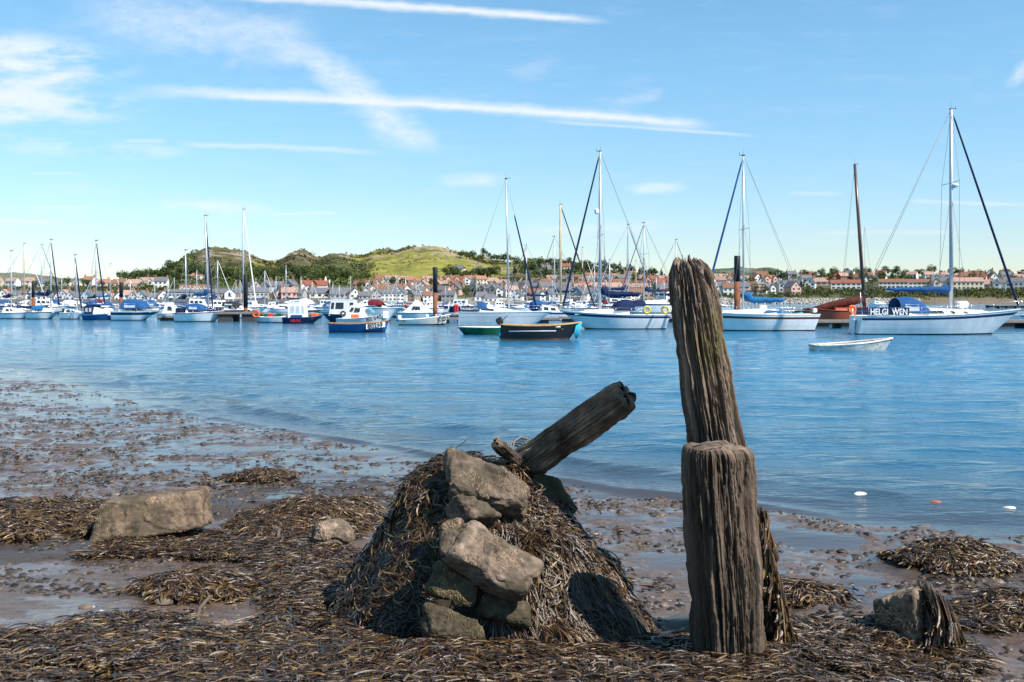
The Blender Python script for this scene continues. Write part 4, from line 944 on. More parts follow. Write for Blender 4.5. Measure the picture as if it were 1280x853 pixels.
text(dd, 'HELGI  WEN', .54, ((xa+xb)/2-.10, -1.378, s.z(390.0)), P_LETW, bold=.012, sx=.78); text(dd, 'HELGI  WEN', .62, ((xa+xb)/2, 1.378, s.z(390.5)), P_LETW, flip=True, bold=.012, sx=.86)
rig(r, s.x(1189), F0+.5, s.z(137), L, 3.2, s.x(1274), s.x(1072), r=.125, jib=s.x(1273), jm=P_NCANVAS, spr=(.63,), boom=s.x(1107), cover=P_CANVAS, radar=s.z(233), boomz=s.z(364)-F0-.5, hump=0, coverr=.19)
rails(r, sh, hb, L, (.05, .2, .35, .5, .65, .8), .55); pulpit(r, sh, hb, L)
k = MB(); k.box(s.x(1194), s.x(1209), -.35, .35, F0+.55, F0+1.0, P_WHITE, .1); k.build('liferaft_canister', r)
k = MB(); k.tube([(s.x(1072), -.9, F0), (s.x(1069), -.9, F0+1.6)], .02, P_STEEL, 5); k.add([(s.x(1072), -.9, F0+1.55), (s.x(1074.5), -.85, F0+.75), (s.x(1078), -.92, F0+.25), (s.x(1074), -.95, F0+1.2)], [(0, 1, 2, 3), (3, 2, 1, 0)], P_REDP); k.build('ensign', r)
ring(r, s.x(1071), .9, F0+.45, .22, .08, P_ORANGE)
k = MB(); k.box(-.12, .02, -.3, .3, -.2, F0*.9, P_WHITE, .05); k.build('rudder', r)
remember(r, s, 'the long HELGI WEN sloop')

# --- white sloop with brown stripe, right of the tall post
s = Spot(1015, 872, 413.5, yaw=5); r = boat(s, 'white sloop with a brown stripe and blue sail cover right of the tall post', 'yacht')
F0 = s.z(394); L = s.L; sh, hb = hull(r, L, 2.8, F0, (P_WHITE, P_BROWN, P_ANTI), bow=.22, stern=.02, rake=1.4, transom=.66, trake=-.35, stripe=.15, stripe_w=.15)
cabin(r, s.x(966), s.x(886), 1.0, .55, F0-.02, .48, .22, P_WHITE, fs=.9, wins=((.30, .42), (.62, .76)), z1=F0+.05, winh=.34)
hood(r, s.x(972), s.x(950), .95, F0+.2, s.z(384), P_TCANVAS, dirn=-1, win=P_CLEAR)
rig(r, s.x(929), F0+.42, s.z(195), L, 2.8, s.x(876), s.x(1010), r=.075, jib=s.x(878), jm=P_CANVAS, spr=(.52,), boom=s.x(984), cover=P_TCANVAS, boomz=s.z(377)-F0-.42, hump=.45, coverr=.24)
rails(r, sh, hb, L, (.04, .2, .35, .5, .7, .86), .5); outboard(r, -.05, .5, F0+.1, .8, P_WHITE)
k = MB(); k.box(s.x(958), s.x(948), -.3, .3, F0+.25, F0+.72, P_CREAM, .08); k.build('cockpit_gear', r)
remember(r, s, 'the brown striped sloop')

# --- centre white sloop, navy stripe
s = Spot(830, 700, 411.5, yaw=7); r = boat(s, 'white sloop with navy stripe, navy boom cover and yellow lifebuoys', 'yacht')
F0 = s.z(394.5); L = s.L; sh, hb = hull(r, L, 2.9, F0, (P_PALE, P_NAVY, P_ANTI), bow=.36, stern=.02, rake=1.9, transom=.72, trake=-.25, stripe=.08, stripe_w=.15, deckm=P_WHITE)
cabin(r, s.x(784), s.x(716), 1.05, .6, F0-.02, .52, .25, P_WHITE, fs=.8, wins=((.10, .22), (.34, .46), (.70, .74)), z1=F0+.12, winh=.34)
hood(r, s.x(790), s.x(765), 1.05, F0+.4, s.z(374.5), P_NCANVAS, dirn=-1)
hood(r, s.x(804), s.x(788), 1.0, F0+.7, s.z(375), P_NCANVAS, 'bimini', dirn=-1)
rig(r, s.x(750), F0+.45, s.z(190), L, 2.9, s.x(702), s.x(828), r=.105, jib=s.x(703), jm=P_NCANVAS, spr=(.47,), boom=s.x(803), cover=P_NCANVAS, boomz=s.z(369.5)-F0-.45, hump=.5, coverr=.24)
k = MB(); x = s.x(748); k.box(x, x+.30, -.15, .15, s.z(268), s.z(261), P_WHITE, .08); k.build('radar_reflector', r)
rails(r, sh, hb, L, (.04, .2, .35, .5, .7, .86), .5); pulpit(r, sh, hb, L)
ring(r, s.x(803.5), .95*1.4, F0+.42, .24, .09, P_YEL); ring(r, s.x(829), .8, F0+.42, .24, .09, P_YEL)
text(r, 'Serin', .32, (-.02, .35, F0*.55), P_TURQ, name='lettering').rotation_euler = (math.pi/2, 0, -math.pi/2)
remember(r, s, 'the navy striped centre sloop')

# --- white sloop behind the black workboat
s = Spot(573, 690, 408); r = boat(s, 'white fin keel sloop with navy cockpit dodgers moored above a green dinghy', 'yacht')
F0 = s.z(390.5); L = s.L; sh, hb = hull(r, L, 2.8, F0, (P_PALE, P_GREY, P_ANTI), bow=.06, stern=.0, rake=1.6, transom=.85, trake=.1, stripe=.30, stripe_w=.06, deckm=P_WHITE)
cabin(r, s.x(600), s.x(668), 1.05, .5, F0-.02, .62, .02, P_WHITE, fs=.9, wins=((.02, .28),), winh=.30)
hood(r, s.x(597), s.x(610), 1.0, F0+.3, s.z(377), P_CANVAS)
for sy in (1, -1): k = MB(); k.box(s.x(578), s.x(598), 1.18*sy-.02, 1.18*sy+.02, F0+.05, F0+.52, P_NCANVAS); dd = k.build('dodger', r)
text(dd, 'MOONDANCE', .27, (s.x(588), -1.205, F0+.28), P_LETW, bold=.004, sx=.75)
rig(r, s.x(636.5), F0+.35, s.z(224), L, 2.8, s.x(672), s.x(578), r=.07, jib=s.x(670), jm=P_NCANVAS, spr=(.53,), boom=s.x(604), cover=None, lean=-.28, boomz=.75, jib_top=.72)
rails(r, sh, hb, L, (.03, .18, .5, .7, .88), .5)
remember(r, s, 'the MOONDANCE sloop')

# --- small cabin sailboat with a blue cover heap, gold mast
s = Spot(676, 716, 400.5, yaw=8); r = boat(s, 'small white cabin sailboat with tall cream mast and heaped blue cover', 'yacht')
F0 = s.z(391); L = s.L+1; sh, hb = hull(r, L, 2.5, F0, (P_WHITE, P_NAVY, P_ANTI), bow=.1, rake=.8, transom=.85, stripe=.08, stripe_w=.14)
cabin(r, s.x(675), s.x(699), 1.05, .8, F0, .85, .6, P_WHITE, fs=.4, wins=((.12, .40), (.55, .85)), winh=.4)
k = MB(); k.tube([(s.x(664), 0, s.z(388)), (s.x(667), 0, s.z(383)), (s.x(672), 0, s.z(381.5)), (s.x(680), 0, s.z(381)), (s.x(687), 0, s.z(384))], [.3, .62, .55, .35, .12], P_CANVAS, 10, flat=.9); k.build('sail_cover', r)
rig(r, s.x(701), F0+.5, s.z(256), L, 2.5, None, None, m=P_GOLD, r=.12, jib=s.x(744), jm=P_BLACKST, spr=(.44,), lean=-.05)
remember(r, s, 'the cream masted cabin sailboat')

# --- open boats in front
def open_boat(st, bo, wl, label, mats, F_py, B=1.9, bow=.45, stern=.05, rake=.5, rub=None, name='rowing_boat', cat='boat', deckm=None, yaw=0, rk=None, **kw):
    s = Spot(st, bo, wl, yaw=yaw); r = boat(s, label, cat, name); F0 = s.z(F_py); sh, hb = hull(r, s.L, B, F0, mats, bow=bow, stern=stern, rake=rake, open_=True, rubm=rub, deckm=deckm, **kw); return s, r, F0, sh, hb
s, r, F0, sh, hb = open_boat(1015, 1117, 438, 'old flaking white rowing dinghy afloat alone in front of the pontoon', (P_FADED, P_FADED, P_FADED), 430.5, B=1.4, bow=.95, stern=-.1, rake=.35, rub=P_FADED, name='rowing_dinghy', cat='dinghy', deckm=P_PLANK, yaw=4, transom=.7)
k = MB()
for i in range(9):
    x = s.L*(.3+.065*i); w = .5; random.seed(i)
    z = F0*.45
    for j in range(2): k.tube([(x+random.uniform(-.1, .1), -.30, z)]*1+[(x+.05, -.3, z+.02)], .004, P_BROWN, 4)
remember(r, s, 'the lone white dinghy')
s, r, F0, sh, hb = open_boat(626, 727, 424.5, 'black tarred workboat with tan gunwale and turquoise rope at its bow', (P_BLACK, P_BLACK, P_RUST), 409.5, B=2.2, bow=.42, stern=.12, rake=.7, rub=P_TAN, name='workboat', deckm=P_FADED, stripe=.28, stripe_w=.05)
outboard(r, .15, 0, F0+.15, 1.0, P_DARK, -.5)
k = MB(); k.tube([(s.x(636), -1.14, F0*.72), (s.x(694), -1.16, F0*.76)], .03, P_GREY, 6); k.build('rubbing_strake', r)
k = MB(); k.box(s.x(640), s.x(700), -.85, .85, F0-.02, F0+.10, P_FADED, .05); k.build('foredeck', r)
k = MB()
for dx in (0, .06, .12, .2): k.tube([(s.L*.99-dx, -.10, sh(.98)), (s.L*.965-dx*1.2, -.28, F0*.6), (s.L*.93, -.2, .05)], .05, P_TURQ, 6)
k.build('bow_rope', r); k = MB(); k.tube([(.0, -.6, F0), (-.06, -.75, F0*.5), (-.02, -.6, .1)], .06, P_TURQ, 6); k.build('stern_rope', r)
remember(r, s, 'the black workboat')
s, r, F0, sh, hb = open_boat(628, 572, 418.5, 'low dark green rowing boat with cream gunwale tucked behind the black workboat', (P_GREEN, P_GREEN, P_ANTI), 409.5, B=1.6, bow=.05, stern=.02, rake=.4, rub=P_CREAM, deckm=P_CREAM, transom=.55)
remember(r, s, 'the green rowing boat')
s, r, F0, sh, hb = open_boat(413.5, 486, 415.5, 'bright blue open boat with orange gunwale numbered BS219 on its bow', (P_BLUE, P_BLUE, P_ANTI), 406.5, B=2.2, bow=.62, stern=.12, rake=.25, rub=P_WOOD, name='fishing_boat', deckm=P_WOOD, fine=1.3)
k = MB(); a0, a1 = s.x(460.5), s.x(482.3)
pl_ = lambda x, z: (x, -hb(x/s.L)*(.985 if x < s.L*.9 else .99)-.03, z)
z0 = s.z(411.3); z1 = s.z(405.5); zz0 = s.z(408.6); zz1 = s.z(402.2)
P4 = [(a0, -hb(a0/s.L)*.97-.05, z0), (a1, -hb(a1/s.L)*.9-.12, zz0), (a1, -hb(a1/s.L)*.97-.14, zz1), (a0, -hb(a0/s.L)-.05, z1)]
Bk = [(p[0], p[1]+.03, p[2]) for p in P4]
k.hexa(P4, Bk, P_LETW); bp_ = k.build('number_board', r)
ang = math.atan2((zz0-z0), (a1-a0)); yawt = math.atan2((P4[1][1]-P4[0][1]), a1-a0)
o = text(bp_, 'BS219', .47, ((a0+a1)/2, (P4[0][1]+P4[1][1])/2-.10, (z0+z1+zz0+zz1)/4), P_LETB, tilt=ang, bold=.014, sx=.9); o.rotation_euler = (math.pi/2, -ang, yawt)
remember(r, s, 'the blue BS219 boat')

def motor_boat(st, bo, wl, label, F_py, mats, cab=None, B=2.6, bow=.3, rake=1.2, wins=(), stripe=.1, stripe_w=.12, yaw=0, rails_=True, canopy=None, Y=None, name='motor_cruiser', cat='cruiser', roof=None, cm=None, wm=None, fs=.9, bs=.1, group=None, transom=.9, winh=.42, winz=.38, stern=.02):
    """cab = (px0, px1, py_top) of the cabin, canopy = (px0, px1, py_top, material)"""
    s = Spot(st, bo, wl, yaw=yaw, Y=Y); r = boat(s, label, cat, name, group); F0 = s.z(F_py) if Y is None else (F_py)
    sh, hb = hull(r, s.L, B, F0, mats, bow=bow, stern=stern, rake=rake, transom=transom, stripe=stripe, stripe_w=stripe_w, deckm=P_WHITE if mats[0] is not P_WHITE else None)
    if cab:
        x0, x1, pt = cab; X0, X1 = sorted((s.x(x0), s.x(x1))); zt = s.z(pt); cabin(r, X0, X1, B*.40, B*.26, F0, zt-F0, (zt-F0)*.85, cm or P_WHITE, fs=fs, bs=bs, wins=wins, wm=wm, roofm=roof, winh=winh, winz=winz)
    if canopy:
        x0, x1, pt, cmat = canopy; X0, X1 = sorted((s.x(x0), s.x(x1))); hood(r, X0, X1, B*.42, F0+.1, s.z(pt), cmat, 'canopy', win=P_CLEAR)
    if rails_: rails(r, sh, hb, s.L, (.55, .7, .85, .97), .45)
    return s, r, F0, sh, hb
MW = (P_WHITE, P_NAVY, P_ANTI)
# far left, front row
s, r, F0, sh, hb = motor_boat(4, 42, 398.5, 'white sloop with grey stripe and navy sail cover, leftmost in the front row', 391, (P_WHITE, P_GREY, P_ANTI), (8, 32, 384.8), B=2.6, bow=.12, rake=1.2, wins=((.2, .4), (.5, .62)), fs=1.0, name='sailing_boat', cat='yacht')
rig(r, s.x(14), F0+.4, s.z(314), s.L, 2.6, s.x(24), None, r=.08, boom=s.x(3), cover=P_NCANVAS, boomz=1.4, spr=(.5,), hump=.3, coverr=.2); remember(r, s, 'the leftmost white sloop')
s, r, F0, sh, hb = motor_boat(38, 77.5, 398.8, 'white sloop with dark gunwale, blue hood and tall mast beside the left pile', 390.5, (P_WHITE, P_BLACK, P_ANTI), (46, 71, 384.5), B=2.8, bow=.2, rake=1.6, wins=((.1, .2), (.28, .4)), stripe=.0, stripe_w=.10, fs=1.2, name='sailing_boat', cat='yacht')
hood(r, s.x(45), s.x(58), 1.1, F0+.3, s.z(381.8), P_TCANVAS)
rig(r, s.x(63.5), F0+.5, s.z(300), s.L, 2.8, s.x(74), s.x(40), r=.09, boom=s.x(46), cover=P_NCANVAS, boomz=1.5, spr=(.5,), hump=.5, coverr=.25, jib=s.x(74)); remember(r, s, 'the dark rimmed white sloop')
s, r, F0, sh, hb = motor_boat(79, 108, 399, 'small white sloop with flush deck and black outboard on its stern', 391.2, (P_WHITE, P_WHITE, P_ANTI), (84, 104, 386.8), B=2.3, bow=.15, rake=1.1, wins=((.15, .45), (.6, .85)), name='sailing_boat', cat='yacht', fs=1.0)
outboard(r, 0, .3, F0, .9); rig(r, s.x(97), F0+.3, s.z(319), s.L, 2.3, None, None, r=.07, lean=-.32, spr=(.5,), jib=s.x(102)); remember(r, s, 'the small flush decked sloop')
s, r, F0, sh, hb = motor_boat(108, 147, 399.8, 'royal blue hulled motor sailer with blue canvas wheelhouse enclosure', 393.4, (P_BLUE, P_WHITE, P_ANTI), (121, 142, 384), B=2.8, bow=.28, rake=.7, wins=((.1, .5),), stripe=.0, stripe_w=.06, cm=P_CREAM, wm=P_WHITE, name='motor_sailer', cat='yacht', fs=.4)
k = MB(); k.box(s.x(110), s.x(121), -1.1, 1.1, F0, s.z(382), P_NCANVAS, .1); k.build('canvas_enclosure', r)
for q in (112, 116.5):
    k = MB(); k.box(s.x(q), s.x(q+3), -1.13, -1.09, F0+.3, F0+.75, P_CLEAR); k.build('vinyl_window', r)
k = MB(); k.box(s.x(112), s.x(136), -1.0, 1.0, s.z(382)-.01, s.z(380.2), P_CANVAS, .05); k.build('roof_cover', r)
rig(r, s.x(120), F0+.9, s.z(301), s.L, 2.8, s.x(146), s.x(110), r=.08, boom=s.x(110), cover=P_NCANVAS, boomz=.9, spr=(.52,), jib=s.x(131)); remember(r, s, 'the blue motor sailer')
s, r, F0, sh, hb = motor_boat(144, 202, 400.4, 'white sports cruiser with navy wave stripe and bright blue canopy', 389.8, MW, (153, 192, 383.6), B=3.0, bow=.1, rake=2.2, stripe=.14, stripe_w=.24, fs=2.6, bs=.2)
hood(r, s.x(156), s.x(186), 1.25, s.z(386), s.z(374), P_CANVAS, 'canopy', win=P_CLEAR)
for q in (165, 172, 176.5):
    k = MB(); k.tube([(s.x(q), -1.5, F0*.8+.42), (s.x(q), -1.22, F0*.8+.42)], .09, P_GLASS, 8); k.build('porthole', r)
remember(r, s, 'the blue canopied sports cruiser')
s, r, F0, sh, hb = motor_boat(200, 226, 398.6, 'pale grey cabin cruiser half hidden behind the white ketch, left side', 392, (P_PALE, P_PALE, P_ANTI), (206, 224, 380), B=2.6, bow=.1, rake=.8, wins=((.35, .75),), stripe_w=0, fs=.6, bs=.4, cm=P_PALE); remember(r, s, 'the grey cabin cruiser')
s, r, F0, sh, hb = motor_boat(221, 280, 402, 'white ketch with dark gunwale, blue hood and two blue sail covers', 391.8, (P_WHITE, P_BLACK, P_ANTI), (236, 264, 386.5), B=3.0, bow=.30, rake=.9, wins=((.12, .35), (.45, .55), (.62, .75)), stripe=.0, stripe_w=.08, name='sailing_boat', cat='yacht', fs=.9, transom=.7)
hood(r, s.x(237), s.x(259), 1.1, F0+.3, s.z(379.5), P_CANVAS, win=P_CLEAR)
rig(r, s.x(260.5), F0+.5, s.z(270), s.L, 3, s.x(279), None, r=.10, boom=s.x(242), cover=P_CANVAS, boomz=1.35, spr=(.5,), hump=.5, coverr=.22, lean=-.32, jib=s.x(266))
rig(r, s.x(233), F0+.3, s.z(313), s.L, 3, None, None, r=.07, boom=s.x(223), cover=P_NCANVAS, boomz=1.2, spr=(.5,), hump=.35, coverr=.18, lean=-.1)
k = MB(); k.box(s.x(224), s.x(233), -1.2, 1.2, F0, F0+.55, P_NCANVAS, .05); k.build('dodger', r); remember(r, s, 'the white ketch')
s, r, F0, sh, hb = motor_boat(280, 324, 397.5, 'white cruiser with navy stripe and dark hood behind the tall pile', 388, MW, (283, 318, 381.5), B=3.0, bow=.15, rake=1.6, wins=((.2, .32), (.48, .54), (.66, .72)), stripe=.02, stripe_w=.2, fs=1.5)
hood(r, s.x(281), s.x(302), 1.25, F0+.5, s.z(377), P_BLACKST, 'canopy', win=P_CLEAR)
rig(r, s.x(304), F0+.5, s.z(262), s.L, 3, s.x(320), None, r=.10, spr=(.55,), jib=s.x(320), jm=P_WHITE); remember(r, s, 'the dark hooded cruiser')
s, r, F0, sh, hb = open_boat(355, 317, 403.3, 'small grey white open boat with orange lifebuoy and lobster pots', (P_PALE, P_GREY, P_ANTI), 397, B=1.9, bow=.1, rake=.5, rub=P_WHITE, name='fishing_boat', transom=.9, stripe_w=.06)
ring(r, s.x(323), .9, F0+.35, .30, .11, P_ORANGE)
for q in (333, 338, 345, 349):
    k = MB(); k.box(s.x(q)-.25, s.x(q)+.25, -.3, .3, F0-.1, F0+.25+.04*(q % 5), P_GREEN if q % 2 else P_REDP, .08); k.build('lobster_pot', r)
remember(r, s, 'the small open boat')
s, r, F0, sh, hb = open_boat(355.5, 404, 404.3, 'navy wooden fishing boat with white wheelhouse and orange stem', (P_NAVY, P_NAVY, P_ANTI), 398.2, B=2.4, bow=.55, rake=.9, rub=P_NAVY, name='fishing_boat', deckm=P_WOOD)
cabin(r, s.x(362), s.x(384), .85, .75, F0-.2, s.z(378.8)-F0+.2, s.z(378.8)-F0+.2, P_WHITE, fs=.15, bs=.05, name='wheelhouse', wins=((.10, .36), (.45, .68), (.80, .95)), winh=.40, winz=.42, wm=P_CLEAR)
k = MB(); k.box(s.x(366), s.x(380), -1.0, -.5, F0, F0+.35, P_CANVAS, .08); k.build('fish_box', r); k = MB(); k.box(s.x(390), s.x(398), -.5, .3, F0+.1, F0+.5, P_ORANGE, .1); k.build('fish_box', r)
text(r, 'CELTIC', .30, (s.x(373), -1.23, F0*.55), P_REDP, bold=.01); remember(r, s, 'the navy fishing boat')
s, r, F0, sh, hb = open_boat(445, 403, 403.6, 'navy fishing boat with tall open backed wheelhouse behind the blue numbered boat', (P_NAVY, P_NAVY, P_ANTI), 394, B=2.6, bow=.15, rake=.8, rub=P_NAVY, name='fishing_boat', deckm=P_GREY)
cabin(r, s.x(446), s.x(413), 1.0, .9, F0, s.z(375.3)-F0, s.z(375.3)-F0, P_PALE, fs=.2, bs=.1, name='wheelhouse', wins=((.05, .2), (.45, .78), (.84, .96)), winh=.42, winz=.42, roofm=P_WHITE); remember(r, s, 'the tall wheelhouse boat')
s, r, F0, sh, hb = motor_boat(423, 486, 405.5, 'grey cabin workboat with white roof and number BS 545 behind the blue boat', 398.5, (P_PALE, P_GREY, P_ANTI), (428, 466, 382.5), B=2.8, bow=.85, rake=.5, wins=((.12, .28), (.34, .62)), stripe=.25, stripe_w=.04, cm=P_PALE, roof=P_WHITE, fs=.55, bs=.9, rails_=False, winh=.30, winz=.60)
windscreen(r, s.x(467.5), 1.0, s.z(391), s.z(384), P_TEAL, .5)
text(r, 'BS 545', .50, (s.x(470), -1.30, F0*1.05), P_LETB, tilt=.22, bold=.012).rotation_euler = (math.pi/2, -.24, .12)
ring(r, s.x(432), -1.35, F0+.45, .20, .08, P_DARK, 'tyre_fender')
k = MB(); k.box(s.x(440), s.x(451), -1.0, -.6, F0+.05, F0+.4, P_ORANGE, .1); k.build('fish_box', r); k = MB(); k.box(s.x(479), s.x(485), -.5, .5, F0, s.z(389.5), P_WHITE, .05); k.build('bow_shelter', r); remember(r, s, 'the BS 545 workboat')
s, r, F0, sh, hb = motor_boat(462, 506, 401.5, 'large pale sports cruiser with burgundy canopy behind the grey workboat', 385, (P_PALE, P_GREY, P_ANTI), (470, 498, 379.5), B=3.4, bow=.02, rake=2.2, wins=((.2, .55),), stripe=.05, stripe_w=.14, fs=2.2, wm=P_GLASS)
hood(r, s.x(462), s.x(480), 1.4, F0+.3, s.z(374.5), P_BURG, 'canopy'); windscreen(r, s.x(494), 1.2, s.z(381), s.z(374.5), P_TEAL, 1.0); remember(r, s, 'the burgundy canopied cruiser')
s, r, F0, sh, hb = motor_boat(497, 551, 400.5, 'white cabin cruiser with long dark side window left of the rusty pile', 391, (P_PALE, P_GREY, P_ANTI), (503, 543, 381.5), B=3.0, bow=.05, rake=1.5, wins=((.24, .36), (.38, .50), (.52, .62)), stripe=.05, stripe_w=.1, cm=P_PALE, roof=P_WHITE, fs=1.0, bs=1.0, winh=.42, winz=.45)
cabin(r, s.x(515), s.x(529), .9, .7, s.z(381.5), s.z(375.3)-s.z(381.5), .4, P_WHITE, fs=.5, bs=.4, name='flybridge'); remember(r, s, 'the long windowed cruiser')
s, r, F0, sh, hb = open_boat(499, 563, 406.3, 'low white open boat numbered CO2 with outboard, beside the rusty pile', (P_CREAM, P_WHITE, P_ANTI), 399.6, B=2.0, bow=.95, stern=.0, rake=.5, rub=P_WHITE, name='fishing_boat', deckm=P_GREY, stripe=.2, stripe_w=.03)
o = text(r, 'CO2', .50, (s.x(554.5), -.80, s.z(399.3)), P_LETB, bold=.02); o.rotation_euler = (math.pi/2, -.12, .22); outboard(r, .1, 0, F0-.05, .9, P_WHITE); text(r, 'CO 281', .2, (s.x(504), -.97, F0*.72), P_DARK, bold=.004)
k = MB(); k.box(s.x(532), s.x(536), -.3, .3, F0-.1, F0+.45, P_WHITE, .06); k.build('console', r); remember(r, s, 'the CO2 boat')
s, r, F0, sh, hb = motor_boat(377, 404, 394, 'white flybridge cruiser with black stripe beyond the navy fishing boat', 388.0, (P_WHITE, P_BLACK, P_ANTI), (378, 397, 379.5), B=3.2, bow=.15, rake=1.8, stripe=.0, stripe_w=.25, fs=1.8, wins=((.25, .6),), winh=.3)
hood(r, s.x(376), s.x(392), 1.3, s.z(380), s.z(373.5), P_WHITE, 'canopy'); remember(r, s, 'the black striped flybridge cruiser')
# RIB on the pontoon, red cover
s = Spot(553, 580, 398); r = boat(s, 'grey inflatable boat with red seat cover and steel arch', 'boat', 'inflatable_boat')
k = MB()
for sy in (-1, 1): k.tube([(0, .75*sy, .38), (s.L*.6, .75*sy, .42), (s.L*.9, .35*sy, .62), (s.L*.97, 0, .68)], [.28, .28, .25, .2], P_GREYB, 10)
k.build('tube', r); k = MB(); k.box(.1, s.L*.85, -.6, .6, .02, .35, P_DARK, .05); k.build('floor', r)
k = MB(); k.box(s.x(567), s.x(573), -.4, .4, .3, s.z(380.5), P_REDP, .15); k.build('seat_cover', r)
k = MB(); k.tube([(s.x(560), -.8, .5), (s.x(562), -.75, s.z(379)), (s.x(562), .75, s.z(379)), (s.x(560), .8, .5)], .05, P_WHITE, 6); k.tube([(s.x(578), -.7, .5), (s.x(575), -.65, s.z(378.5)), (s.x(575), .65, s.z(378.5)), (s.x(578), .7, .5)], .04, P_STEEL, 6); k.build('arch', r); remember(r, s, 'the red covered inflatable')

# tan sailed gaffer behind the right pontoon
s = Spot(1006, 1088, 404.5); r = boat(s, 'old orange red hulled gaffer with brown sails furled on its boom', 'yacht', 'gaff_sailing_boat')
F0 = s.z(390); sh, hb = hull(r, s.L, 3.2, F0, (P_RED, P_BLACK, P_ANTI), bow=.15, stern=.15, rake=.5, transom=.35, stripe=.0, stripe_w=.10, deckm=P_WOOD)
rig(r, s.x(1081), F0, s.z(206), s.L, 3.2, None, s.x(1050), m=P_BROWN, r=.16, spr=(), lean=-(1081-1068.5)/s.k)
k = MB(); k.tube([(s.x(1080), 0, s.z(374)), (s.x(1060), 0, s.z(378)), (s.x(1040), 0, s.z(382)), (s.x(1020), 0, s.z(387.5)), (s.x(1006), 0, s.z(391))], [.30, .42, .38, .34, .12], P_SAILB, 9); k.tube([(s.x(1079), 0, s.z(384)), (s.x(1010), 0, s.z(386))], .10, P_WOOD, 7); k.build('furled_sail', r)
k = MB(); k.tube([(s.x(1009), -.5, s.z(388)), (s.x(990), -.2, s.z(390.5))], .1, P_BLACKST, 7); k.build('bowsprit', r)
cabin(r, s.x(1040), s.x(1070), 1.0, .9, F0, .35, .35, P_RED, fs=.1, name='deckhouse'); remember(r, s, 'the tan sailed gaffer')
s, r, F0, sh, hb = motor_boat(1088, 1112, 385.2, 'small white cuddy boat far behind the HELGI WEN lettering', 380.4, MW, (1091, 1107, 376.4), B=3.6, bow=.1, rake=1.4, wins=((.1, .5),), stripe_w=.1, fs=1.6, wm=P_TEAL, rails_=False); remember(r, s, 'the small far cuddy boat')
s, r, F0, sh, hb = motor_boat(1268, 1310, 403, 'pale blue stern of a motor boat cut by the right edge', 394, (P_WHITE, P_BLUE, P_ANTI), (1276, 1300, 389), B=2.6, wins=((.1, .4),)); remember(r, s, 'the boat at the right edge')
s, r, F0, sh, hb = motor_boat(-34, 3, 398.5, 'rounded pale green stern of a boat cut by the left edge', 391, (paint('pale_green_gelcoat', (.55, .68, .6)), P_WHITE, P_ANTI), (-28, -4, 386), B=2.4, stripe_w=0); remember(r, s, 'the boat at the left edge')
s, r, F0, sh, hb = motor_boat(886, 905, 396, 'white boat glimpsed between the tall post and the brown striped sloop', 390, MW, (889, 900, 383), B=2.6, bow=.15, wins=((.2, .6),), rails_=False, stripe_w=.05); 
# mooring buoy at left
s_ = F*H/(397.5-HZ); k = MB()
k.tube([((4.2-640)*s_/F, s_, z) for z in (-.15, .05, .25, .42, .5)], [.18, .32, .33, .2, .06], P_ORANGE, 12); tag(k.build('mooring_buoy'), 'round orange mooring buoy floating at the far left beside the sloops', 'buoy')

# --- pontoons and piles
def pontoon(x0, x1, wl, label, w=2.2, h=.45):
    Y = F*H/(wl-HZ); r = empty('pontoon', ((((x0+x1)/2)-640)*Y/F, Y+w/2, 0)); tag(r, label, 'pontoon', 'floating pontoons'); hl = (x1-x0)/2*Y/F
    b = MB(); b.box(-hl, hl, -w/2, w/2, h-.10, h, P_PLANK); b.box(-hl, hl, -w/2-.05, -w/2-.002, h-.20, h-.01, P_PLANK); b.build('deck', r); f = MB(); x = -hl+.3
    while x < hl-1.2: f.box(x, x+1.5, -w/2+.1, w/2-.1, -.2, h-.11, P_FLOAT, .06); x += 2.4
    f.build('float', r); return r
pontoon(1008, 1330, 410.5, 'long low pontoon running behind the HELGI WEN sloop at right', 2.4, .62)
pontoon(268, 330, 402.2, 'short timber pontoon at the foot of the tallest left pile', 3, .95)
pontoon(196, 240, 401.0, 'dark pontoon end between the sports cruiser and the ketch', 2.5, .5)
pontoon(536, 700, 404.0, 'middle pontoon behind the green rowing boat and its sloop', 2.4, .5)
pontoon(700, 880, 402.5, 'pontoon behind the navy striped centre sloop', 2.4, .5)
pontoon(-60, 150, 393.0, 'far left pontoon behind the row of white sloops', 2.4, .6)
pontoon(330, 540, 397.5, 'pontoon hidden behind the fishing boats left of centre', 2.4, .5)
pontoon(1237, 1300, 385.5, 'thin brown pontoon far behind the bow at the right edge', 3, .8)
def pile(px, top, foot, wpx, label, split, cap=False):
    Y = F*H/(foot-HZ) if foot > HZ else 100; z1 = H-(top-HZ)*Y/F; rr = wpx/2*Y/F; r = empty('mooring_pile', ((px-640)*Y/F, Y, 0)); tag(r, label, 'pile', 'steel mooring piles')
    zs = H-(split-HZ)*Y/F; b = MB(); b.tube([(0, 0, -1), (0, 0, zs)], rr, P_RUST, 18); b.build('rusty_shaft', r); b = MB(); b.tube([(0, 0, zs+.002), (0, 0, z1-.05), (0, 0, z1)], [rr*1.03, rr*1.03, rr*.95], P_BLACKST, 18); b.build('painted_top', r)
    b = MB(); b.tube([(rr*1.4*math.cos(a*math.pi/6), rr*1.4*math.sin(a*math.pi/6), .75) for a in range(13)], .05, P_STEEL, 6, cap=False); b.build('guide_hoop', r)
pile(41.5, 354, 397, 3.6, 'dark pile with rusty foot among the leftmost white sloops', 372)
pile(151.5, 353, 397.5, 4.6, 'dark pile with red foot between blue motor sailer and sports cruiser', 372)
pile(307, 344, 400.5, 5.2, 'tall black pile with orange rust below, beside the tall white mast', 385)
pile(544, 334, 404, 5.8, 'rusty brown pile with black top standing behind the CO2 boat', 366)
